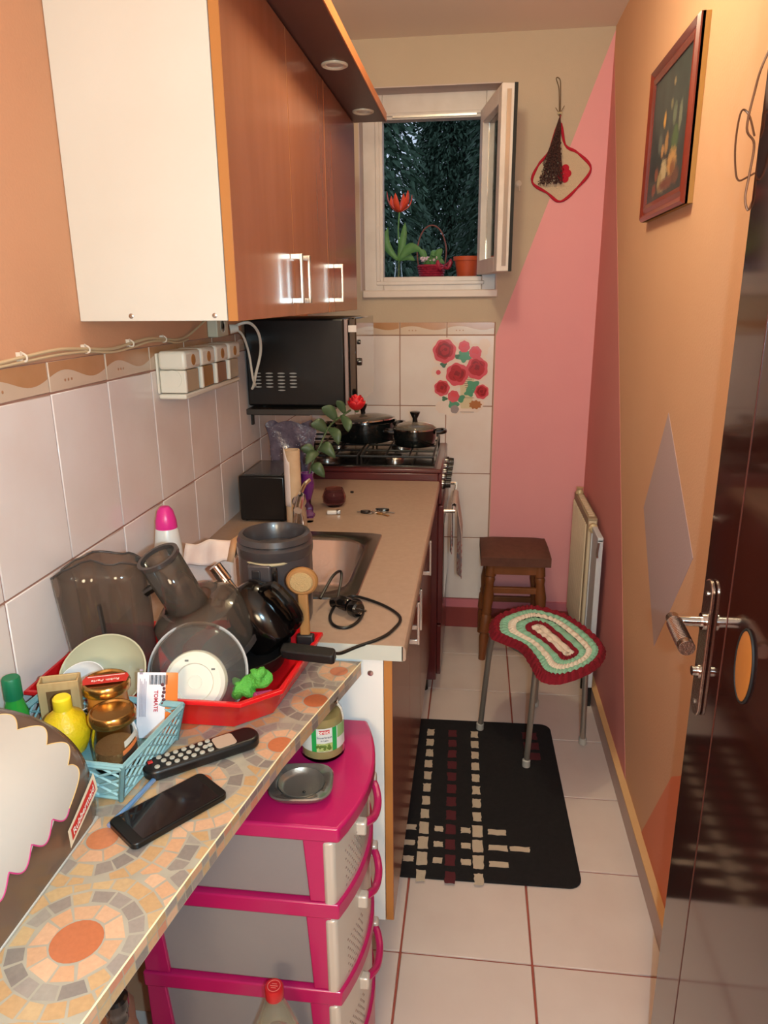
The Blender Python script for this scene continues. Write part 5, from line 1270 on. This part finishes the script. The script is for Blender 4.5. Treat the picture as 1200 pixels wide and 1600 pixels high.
for p, r, dk in (((320, 355), 165, 1), ((600, 290), 80, 0), ((760, 375), 88, 0), ((505, 690), 160, 1), ((790, 600), 155, 1), ((290, 890), 112, 1), ((460, 1010), 84, 0), ((865, 940), 102, 1), ((235, 660), 34, 0)):
    x, z = Z(p); R0 = r*130/1200*.00273
    f = MB(); disc2(f, x, z, R0, .0016, .05, 7, p[0], sq=1.02); f = f.build('printed_rose', m_s3, t, True, smooth=0)
    rr = random.Random(p[0]); nl = 4 if dk else 2
    for L_ in range(nl):
        rad = R0*(.86-.19*L_); pb = MB()
        for k in range(7-L_ if dk else 3):
            a = 2*PI*k/(7-L_)+rr.random(); disc2(pb, x+rad*.42*math.cos(a), z+rad*.42*math.sin(a)+R0*.08, rad*.50, .0019+.0003*L_+.00004*k, .08, 3, a, 16)
        if dk: pb.build('rose_petals', (m_s2, m_s1, m_s2, m_s1)[L_], f, True, smooth=0)
        else: pb.build('rose_petals', (m_s3, mat('petal_coral', 'dc4450', .2, coat=.3))[L_], f, True, smooth=0)
# potholder and dried bunch
t = thing('crochet_potholder', 'cream diamond potholder with a red crocheted border hung on the back wall', 'potholder', (1.03, YB-.004, 1.96))
dm_ = [(1.019, 2.135), (1.045, 2.055), (1.095, 2.025), (1.148, 1.968), (1.10, 1.90), (1.038, 1.852), (.985, 1.885), (.925, 1.925), (.945, 1.985), (.985, 2.035)]
dp = spline([Vector((x, YB-.006, z)) for x, z in dm_], 5, True)
b = MB(); n = len(dp); b.add([(p.x, YB-.002, p.z) for p in dp]+[(p.x, YB-.006, p.z) for p in dp], [tuple(range(n))[::-1], tuple(range(n, 2*n))]+[(i, (i+1) % n, n+(i+1) % n, n+i) for i in range(n)]); b.f = [f[::-1] for f in b.f]
b.build('cloth', mat('potholder_cream', 'ccb498', .95, bump=.8, bscale=300), t, True, smooth=0)
m_yr = mat('yarn_red', 'b81830', .9, bump=.6, bscale=350)
b = MB(); b.tube(dp, [.0035+.0024*abs(math.sin(i*.63)) for i in range(n)], 8, closed=True); b.build('crochet_border', m_yr, t, True)
b = MB()
for a in range(5): b.lathe([(.0145, 0), (.0145, .002), (.010, .004), (0, .004)], 16, (1.046+.014*math.cos(a*1.257), YB-.006, 1.953+.020*math.sin(a*1.257)), (0, -1, 0))
b.build('flower_motif', m_yr, t, True)
b = MB(); b.tube([(1.019, YB-.006, 2.135), (1.021, YB-.008, 2.16), (1.018, YB-.006, 2.17)], .0022, 6); b.build('hanging_loop', m_yr, t, True)
t = thing('dried_bunch', 'hanging bunch of dried dark herbs tied with pale string over the potholder', 'dried herbs', (1.02, YB-.02, 2.16))
m_dry = mat('dried_herb', '3e2420', .95, var='5a3a34', scale=90); rr = random.Random(8)
b = MB()
for q in range(46):
    a = rr.uniform(-1, 1); ln = rr.uniform(.16, .245); x1 = 1.006+a*.040-.012*ln/.2; y1 = YB-.012-rr.random()*.028; z1 = 2.150-ln
    P = [Vector((1.018, YB-.014, 2.155)), Vector((1.014+a*.010, YB-.018, 2.11)), Vector(((1.012+x1)/2, y1, (2.11+z1)/2)), Vector((x1, y1, z1))]
    b.tube(P, .0011, 4, smooth=4)
b.build('stalks', m_dry, t, True)
b = MB()
for q in range(900):
    u = rr.random()**.7; ln = .05+.19*u; w = .006+.042*u; x = 1.014-.022*u+rr.uniform(-1, 1)*w; b.ball((x, YB-.012-rr.random()*.03, 2.155-ln), rr.uniform(.0018, .0036), seg=5, rings=3)
o = b.build('seed_heads', m_dry, t, True); o['kind'] = 'stuff'
m_stk = mat('dry_stalk', '6a5238', .8)
b = MB(); b.tube([(1.016, YB-.012, 2.155), (1.013, YB-.010, 2.21), (1.009, YB-.006, 2.255), (.998, YB-.004, 2.285), (1.004, YB-.003, 2.290), (1.013, YB-.004, 2.280), (1.016, YB-.006, 2.25), (1.019, YB-.012, 2.16)], .0017, 6, smooth=4); b.tube([(1.017, YB-.012, 2.162), (1.033, YB-.016, 2.190)], .0014, 5); b.tube([(1.017, YB-.012, 2.162), (1.000, YB-.016, 2.185)], .0012, 5); b.build('stems', m_stk, t, True)
b = MB(); b.tube([(1.018+.008*math.cos(a*.6), YB-.013+.006*math.sin(a*.6), 2.160+.0004*a) for a in range(22)], .0016, 5); b.build('string', mat('string_pale', 'd8c8a0', .8), t, True)
t = thing('wall_hook', 'small cream plastic hook on the back wall right of the window', 'hook', (.872, YB-.005, 1.92))
b = MB(); b.lathe([(.012, 0), (.012, .003), (.006, .005), (.006, .014), (.010, .018), (0, .020)], 18, (.872, YB, 1.922), (0, -1, 0)); b.tube([(.872, YB-.012, 1.918), (.876, YB-.018, 1.900), (.878, YB-.012, 1.892)], .003, 6, smooth=3); b.build('hook_body', mat('hook_cream', 'd8c8b4', .4), t, True)
# painting
t = thing('framed_painting', 'small dark painting in a moulded red-brown frame on the peach wall', 'picture', (XR, 2.13, 1.69), group=None)
PY0, PY1, PZ0, PZ1 = 1.880, 2.335, 1.693, 2.078
m_fr = mat('frame_mahogany', '7c3024', .3, var='6a261e', scale=10, coat=.4); m_fg = mat('frame_back_gold', 'a87c3c', .5)
MB().box(XR-.018, XR-.0005, PY0, PY1, PZ0, PZ1).build('frame_back', m_fg, t, True)
fw_ = .042
def bar(q):
    b = MB(); pr = [(0, 0), (.012, 0), (.020, .006), (.016, .014), (.010, .020), (.016, .030), (.012, .042), (0, .042)]
    A = [(PY0, PZ0), (PY1, PZ0), (PY1, PZ1), (PY0, PZ1)]; c = ((PY0+PY1)/2, (PZ0+PZ1)/2); a, e = A[q], A[(q+1) % 4]
    sg = lambda v, m_: 1 if v < m_ else -1
    vs = []
    for y, z in (a, e):
        for h_, w_ in pr: vs.append((XR-.012-h_*.8, y+sg(y, c[0])*w_, z+sg(z, c[1])*w_))
    n = len(pr); b.add(vs, [tuple(range(n)), tuple(range(n, 2*n))[::-1]]+[(i, n+i, n+(i+1) % n, (i+1) % n) for i in range(n)])
    return b.build('frame_moulding', m_fr, t, True, smooth=30)
for q in range(4): bar(q)
cv = MB(); NY, NZ = 70, 60; rr = random.Random(2)
blobs = [(.62, .62, .035, .06, 'c89038'), (.45, .70, .03, .04, '6c6a50'), (.35, .60, .05, .08, '5c6a58'), (.70, .45, .06, .07, '4c5650'), (.52, .42, .05, .08, 'a07440'), (.62, .38, .04, .05, 'b08050'), (.30, .40, .09, .10, '3c5a34'), (.33, .24, .12, .10, 'b88850'), (.30, .20, .06, .06, '7c4a2c'), (.55, .18, .09, .12, 'b8a480'), (.64, .14, .06, .08, '9c8860'), (.75, .22, .05, .05, '8a4a34'), (.45, .10, .20, .05, '6c3c30'), (.20, .12, .08, .06, '5c3428'), (.42, .85, .03, .03, '8c7858'), (.2, .55, .04, .1, '6a7060'), (.8, .1, .06, .05, '7a3a2c')]
bl = [(a, c, d, e, lin(h)) for a, c, d, e, h in blobs]; bg0, bg1 = lin('16242a'), lin('2c4444')
for i in range(NY):
    for j in range(NZ):
        u, v = (i+.5)/NY, (j+.5)/NZ; nz = .5+.5*noise.noise(Vector((u*9, v*9, 1))); c = [bg0[k]*(1-nz*v)+bg1[k]*nz*v for k in range(3)]
        for a, e, su, sv, hc in bl:
            d = ((u-a)/su)**2+((v-e)/sv)**2+.5*noise.noise(Vector((u*30, v*30, a*9))); wt_ = max(0, min(1, 1.5-d))
            c = [c[k]*(1-wt_)+hc[k]*wt_ for k in range(3)]
        cv.col = (*c, 1); ya, yb_ = PY0+.04+(PY1-PY0-.08)*i/NY, PY0+.04+(PY1-PY0-.08)*(i+1)/NY; za, zb2 = PZ0+.04+(PZ1-PZ0-.08)*j/NZ, PZ0+.04+(PZ1-PZ0-.08)*(j+1)/NZ
        cv.add([(XR-.0185, ya, za), (XR-.0185, ya, zb2), (XR-.0185, yb_, zb2), (XR-.0185, yb_, za)], [(0, 1, 2, 3)])
cv.build('canvas', vcol_mat('painted_canvas', .4, coat=.2), t, True, smooth=0)

# ================================================================== PINK DRAWER TOWER
t = thing('drawer_tower', 'magenta plastic drawer tower with pearly drawer fronts under the mosaic shelf', 'drawer unit', (.35, 1.08, 0))
m_mg = mat('plastic_magenta', 'b41858', .28, coat=.2); m_pearl = mat('plastic_pearl', 'c8bcae', .28, .15, coat=.3); m_frost = mat('frosted_panel', '8e8684', .4, var='847a7a', scale=3); 
TY0, TY1, TX0 = .935, 1.236, .175
def bow(y, b0=.532, amp=.032): u = (y-TY0)/(TY1-TY0)*2-1; return b0+amp*(1-u*u)
def bowed(x_off, y0, y1, xb, z0, z1, n=12, b0=.532, amp=.032):
    P = [(bow(y0+(y1-y0)*k/n, b0, amp)+x_off, y0+(y1-y0)*k/n) for k in range(n+1)]; return [(xb, y0)]+P+[(xb, y1)]
MB().prism(bowed(0, TY0-.004, TY1+.004, TX0, 0, 0), .672, .700).build('tower_top', m_mg, t, True, bev=.005, seg=3)
lev = [(.555, .672), (.398, .555), (.241, .398), (.084, .241)]
lev = [(.520, .672), (.338, .520), (.156, .338)]
for i, (z0, z1) in enumerate(lev):
    MB().prism(bowed(-.006, TY0, TY1, TX0, 0, 0), z0, z0+.030).build('shelf_rail', m_mg, t, True, bev=.003)
    for y in (TY0+.004, TY1-.020):
        b = MB(); y1 = y+.016
        b.add([(.478, y, z0+.030), (.512, y, z0+.030), (.512, y1, z0+.030), (.478, y1, z0+.030), (.470, y, z1), (.512, y, z1), (.512, y1, z1), (.470, y1, z1)], [(0, 3, 2, 1), (4, 5, 6, 7), (0, 1, 5, 4), (1, 2, 6, 5), (2, 3, 7, 6), (3, 0, 4, 7)]); b.build('post', m_mg, t, True, bev=.002)
        b = MB(); b.add([(.178, y, z0+.030), (.224, y, z0+.030), (.224, y1, z0+.030), (.178, y1, z0+.030), (.178, y, z1), (.212, y, z1), (.212, y1, z1), (.178, y1, z1)], [(0, 3, 2, 1), (4, 5, 6, 7), (0, 1, 5, 4), (1, 2, 6, 5), (2, 3, 7, 6), (3, 0, 4, 7)]); b.build('post', m_mg, t, True, bev=.002)
    d = MB().box(.190, .500, TY0+.010, TY1-.012, z0+.032, z1-.004).build('drawer', m_frost, t, True, bev=.004)
    MB().prism([(.502, TY0+.001)]+[(bow(TY0+.001+(TY1-TY0-.002)*k/14, .520, .032), TY0+.001+(TY1-TY0-.002)*k/14) for k in range(15)]+[(.502, TY1-.001)], z0+.018, z1-.004).build('drawer_front', m_pearl, d, True, bev=.006, seg=3)
    hz = z1-.052; b = MB(); yc = (TY0+TY1)/2
    b.tube([(bow(yc-.062, .520, .032)-.002, yc-.062, hz+.012), (bow(yc-.05, .520, .032)+.010, yc-.05, hz+.012), (.568, yc-.02, hz+.002), (.568, yc+.02, hz+.002), (bow(yc+.05, .520, .032)+.010, yc+.05, hz+.012), (bow(yc+.062, .520, .032)-.002, yc+.062, hz+.012)], .0072, 10, smooth=6); b.build('drawer_handle', m_mg, d, True)
    for s in (-1, 1):
        MB().box(bow(yc+s*.062, .520, .032)-.006, bow(yc+s*.062, .520, .032)+.014, yc+s*.062-.010, yc+s*.062+.010, hz+.000, hz+.026).build('handle_socket', m_pearl, d, True, bev=.004)
    b = MB()
    for a in range(6):
        for c in range(9):
            y = TY0+.035+a*.011+(c % 2)*.0055; z = z0+.040+c*.0085; x = bow(y, .520, .032)
            if z < z1-.02: b.lathe([(.0028, 0), (.0024, .0008), (0, .0010)], 6, (x-.0002, y, z), (1, -.2, 0), sx=1, sy=.7)
    o = b.build('perforation', mat('perforation_shade', '8c7468', .5), d, True); o['kind'] = 'stuff'
MB().prism(bowed(-.008, TY0, TY1, TX0, 0, 0), .056, .156).build('base_frame', m_mg, t, True, bev=.003)
for x in (.21, .50):
    for y in (TY0+.03, TY1-.03):
        q = MB().lathe([(0, 0), (.020, 0), (.022, .002), (.022, .012), (.020, .014), (0, .014)], 20, (x, y-.007, .022), (0, 1, 0)).build('caster', m_knob, t, True)
        MB().cyl((x, y, .022), (x, y, .052), .008, seg=10).build('caster_stem', m_knob, q, True)
TT = .700
# pickle jar
t = thing('pickle_jar', 'glass jar of pickles with a green and white label on the magenta drawer tower', 'jar', (.466, 1.128, TT))
JR = .0395
MB().lathe([(0, 0), (.034, 0), (.0395, .006), (JR, .072), (.036, .088), (.030, .098), (.030, .110), (.0275, .110), (.0275, .098), (.034, .086), (.0372, .07), (.037, .008), (0, .006)], 40).build('jar_glass', m_gls, t)
MB().lathe([(0, .0065), (.0365, .009), (.0365, .070), (.033, .084), (0, .084)], 32).build('brine', mat('brine', 'c4bc98', .25, var='aca878', scale=30), t)
LR_ = JR+.0004; fa = math.atan2(-.9, .28)
def lab(u, z): a = fa+u; return Vector((LR_*math.cos(a), LR_*math.sin(a), z))
def lab_strip(nm, m, u0, u1, z0, z1, off=0, n=10):
    b = MB(); b.grid(lambda a, c: (lambda p: Vector((p.x*(1+off), p.y*(1+off), p.z)))(lab(u0+(u1-u0)*a, z0+(z1-z0)*c)), n, 2); return b.build(nm, m, t)
lab_strip('jar_label', mat('label_white', 'd4d4cc', .5), -1.25, 1.25, .026, .072)
lab_strip('green_stripe', mat('label_green', '1f9a48', .5), -.58, -.36, .026, .072, .006); lab_strip('green_stripe', MC['label_green'], .36, .58, .026, .072, .006)
lab_strip('leaf_print', mat('label_leaf', '6c8a34', .5, var='c8cc88', scale=160, amt=.5), -.36, .36, .027, .043, .005)
lab_strip('pale_green_print', mat('label_pale', '8ab070', .5), .62, 1.2, .048, .072, .005)
def on_lab(x, y, z0, off): p = lab(x/LR_, z0+y); return Vector((p.x*(1+off), p.y*(1+off), p.z))
lab_strip('brand_band', mat('label_band', 'c84848', .5), -.24, .24, .0612, .0692, .008)
bent_text('brand_text', 'proci', .0105, MC['print_white'], t, lambda x, y: on_lab(x, y, .0652, .014))
bent_text('label_text', 'Sauerkraut', .0062, mat('print_ink', '4a5060', .5), t, lambda x, y: on_lab(x, y, .0545, .012))
bent_text('label_text', 'in Lake', .0048, MC['print_ink'], t, lambda x, y: on_lab(x, y, .0485, .012))
b = MB(); rr = random.Random(6)
for q in range(14): a = rr.uniform(-.34, .34); p = lab(a, .034+rr.uniform(-.005, .006)); b.ball(p, .0026, seg=8, rings=5)
b.build('olive_print', mat('label_olive', '5c7028', .5), t)
t = thing('ashtray', 'square smoky glass ashtray with a round metal-grey bowl on the magenta tower', 'ashtray', (.452, 1.018, TT), (0, 0, .12))
m_ash = mat('ashtray_glass', '5c5450', .12, .5, var='948c84', scale=16, amt=.5, coat=.4)
def sqr(r, k=.28, n=48): 
    P = []
    for q in range(n):
        a = 2*PI*q/n; c, s = math.cos(a), math.sin(a); p = 3.6
        rr_ = r/((abs(c)**p+abs(s)**p)**(1/p)); P.append((c*rr_, s*rr_*.93))
    return P
def circ(r, n=48): return [(r*math.cos(2*PI*q/n), r*math.sin(2*PI*q/n)) for q in range(n)]
loops = [(sqr(.040), 0), (sqr(.050), .010), (sqr(.053), .016), (sqr(.051), .018), (circ(.040), .015), (circ(.036), .008), (circ(.030), .005), (circ(.002), .005)]
b = MB(); vs = [(x, y, z+.0005) for P, z in loops for x, y in P]; n = 48
b.add(vs, [(i*n+k, i*n+(k+1) % n, (i+1)*n+(k+1) % n, (i+1)*n+k) for i in range(len(loops)-1) for k in range(n)]+[tuple(range(n))[::-1]]); b.build('tray_glass', m_ash, t, smooth=50)
MB().lathe([(0, .006), (.030, .006), (.036, .0095), (.0385, .015), (.0385, .0165), (.034, .010), (.029, .0072), (0, .0070)], 44).build('ash_bowl', mat('ash_metal', 'a8a49c', .3, .8, bump=.3, bscale=60), t)
MB().ball((.006, -.016, .0085), .0028, .0022, .0018, 8, 6).build('ash_bit', m_knob, t)
# ================================================================== THINGS LOW ON THE LEFT
t = thing('water_bottle', 'clear plastic bottle with a red screw cap on the floor before the drawer tower', 'bottle', (.432, .868, 0))
m_pet = mat('pet_plastic', 'dcd8cc', .06, trans=.9, ior=1.25)
MB().lathe([(0, 0), (.036, 0), (.040, .01), (.040, .32), (.036, .36), (.020, .405), (.0125, .425), (.0125, .445)], 36).build('bottle_body', m_pet, t)
MB().lathe([(0, .004), (.037, .012), (.0375, .30), (0, .30)], 30).build('liquid', mat('liquid_pale', 'b4a888', .2, trans=.3), t)
c_ = MB().lathe([(.0142, .428), (.0150, .430), (.0150, .446), (.0135, .449), (0, .449)], 30).build('cap', mat('cap_red', 'b82024', .35), t); tag(c_, 'red screw cap')
MB().lathe([(.0105, .449), (.0105, .4498), (.0095, .4498), (.0095, .449)], 24).build('cap_ring', mat('cap_mark', 'd87068', .4), c_)
b = MB(); b.box(-.006, .006, -.0006, .0006, .449, .4497); b.box(-.004, .004, .003, .004, .449, .4497); b.box(-.004, .004, -.004, -.003, .449, .4497); b.build('cap_mark', MC['cap_mark'], c_)
t = thing('side_panel', 'light wooden panel edge standing behind the crumpled bag at the left of the tower', 'panel', (.12, .86, 0))
MB().box(.0065, .158, 1.15, 1.168, 0, .78).build('panel_board', mat('panel_tan', 'c89a78', .6, var='bc8c6a', scale=6), t, True, bev=.002)
t = thing('crumpled_sack', 'crumpled brown sack stuffed under the near end of the mosaic shelf', 'sack', (.17, .72, 0))
def sack(u, v):
    a = u*2*PI; th = v*PI; d = Vector((math.sin(th)*math.cos(a), math.sin(th)*math.sin(a), -math.cos(th)))
    k = 1.05+.16*noise.noise(d*2.2+Vector((3, 1, 0)))+.07*abs(noise.noise(d*6))+.03*noise.noise(d*14)
    return Vector((.190+d.x*.098*k, .68+d.y*.14*k, max(.0005, .33+d.z*.315*k)))
b = MB(); b.grid(sack, 72, 44); b.build('sack_body', mat('sack_brown', 'b08468', .7, var='9a7058', scale=9, bump=.5, bscale=40), t, True, smooth=70)
t = thing('marker_stick', 'pale stick with a round black tip poking up beside the crumpled sack', 'stick', (.350, .585, 0))
MB().cyl((.350, .585, 0), (.334, .600, .705), .0075, seg=14).build('stick', mat('stick_pale', 'c4c0a0', .5), t, True)
MB().tube([(.3342, .5998, .696), (.3338, .6002, .713), (.3334, .6006, .728)], [.0125, .0145, .0110], 16, smooth=4).build('black_tip', m_black, t, True)
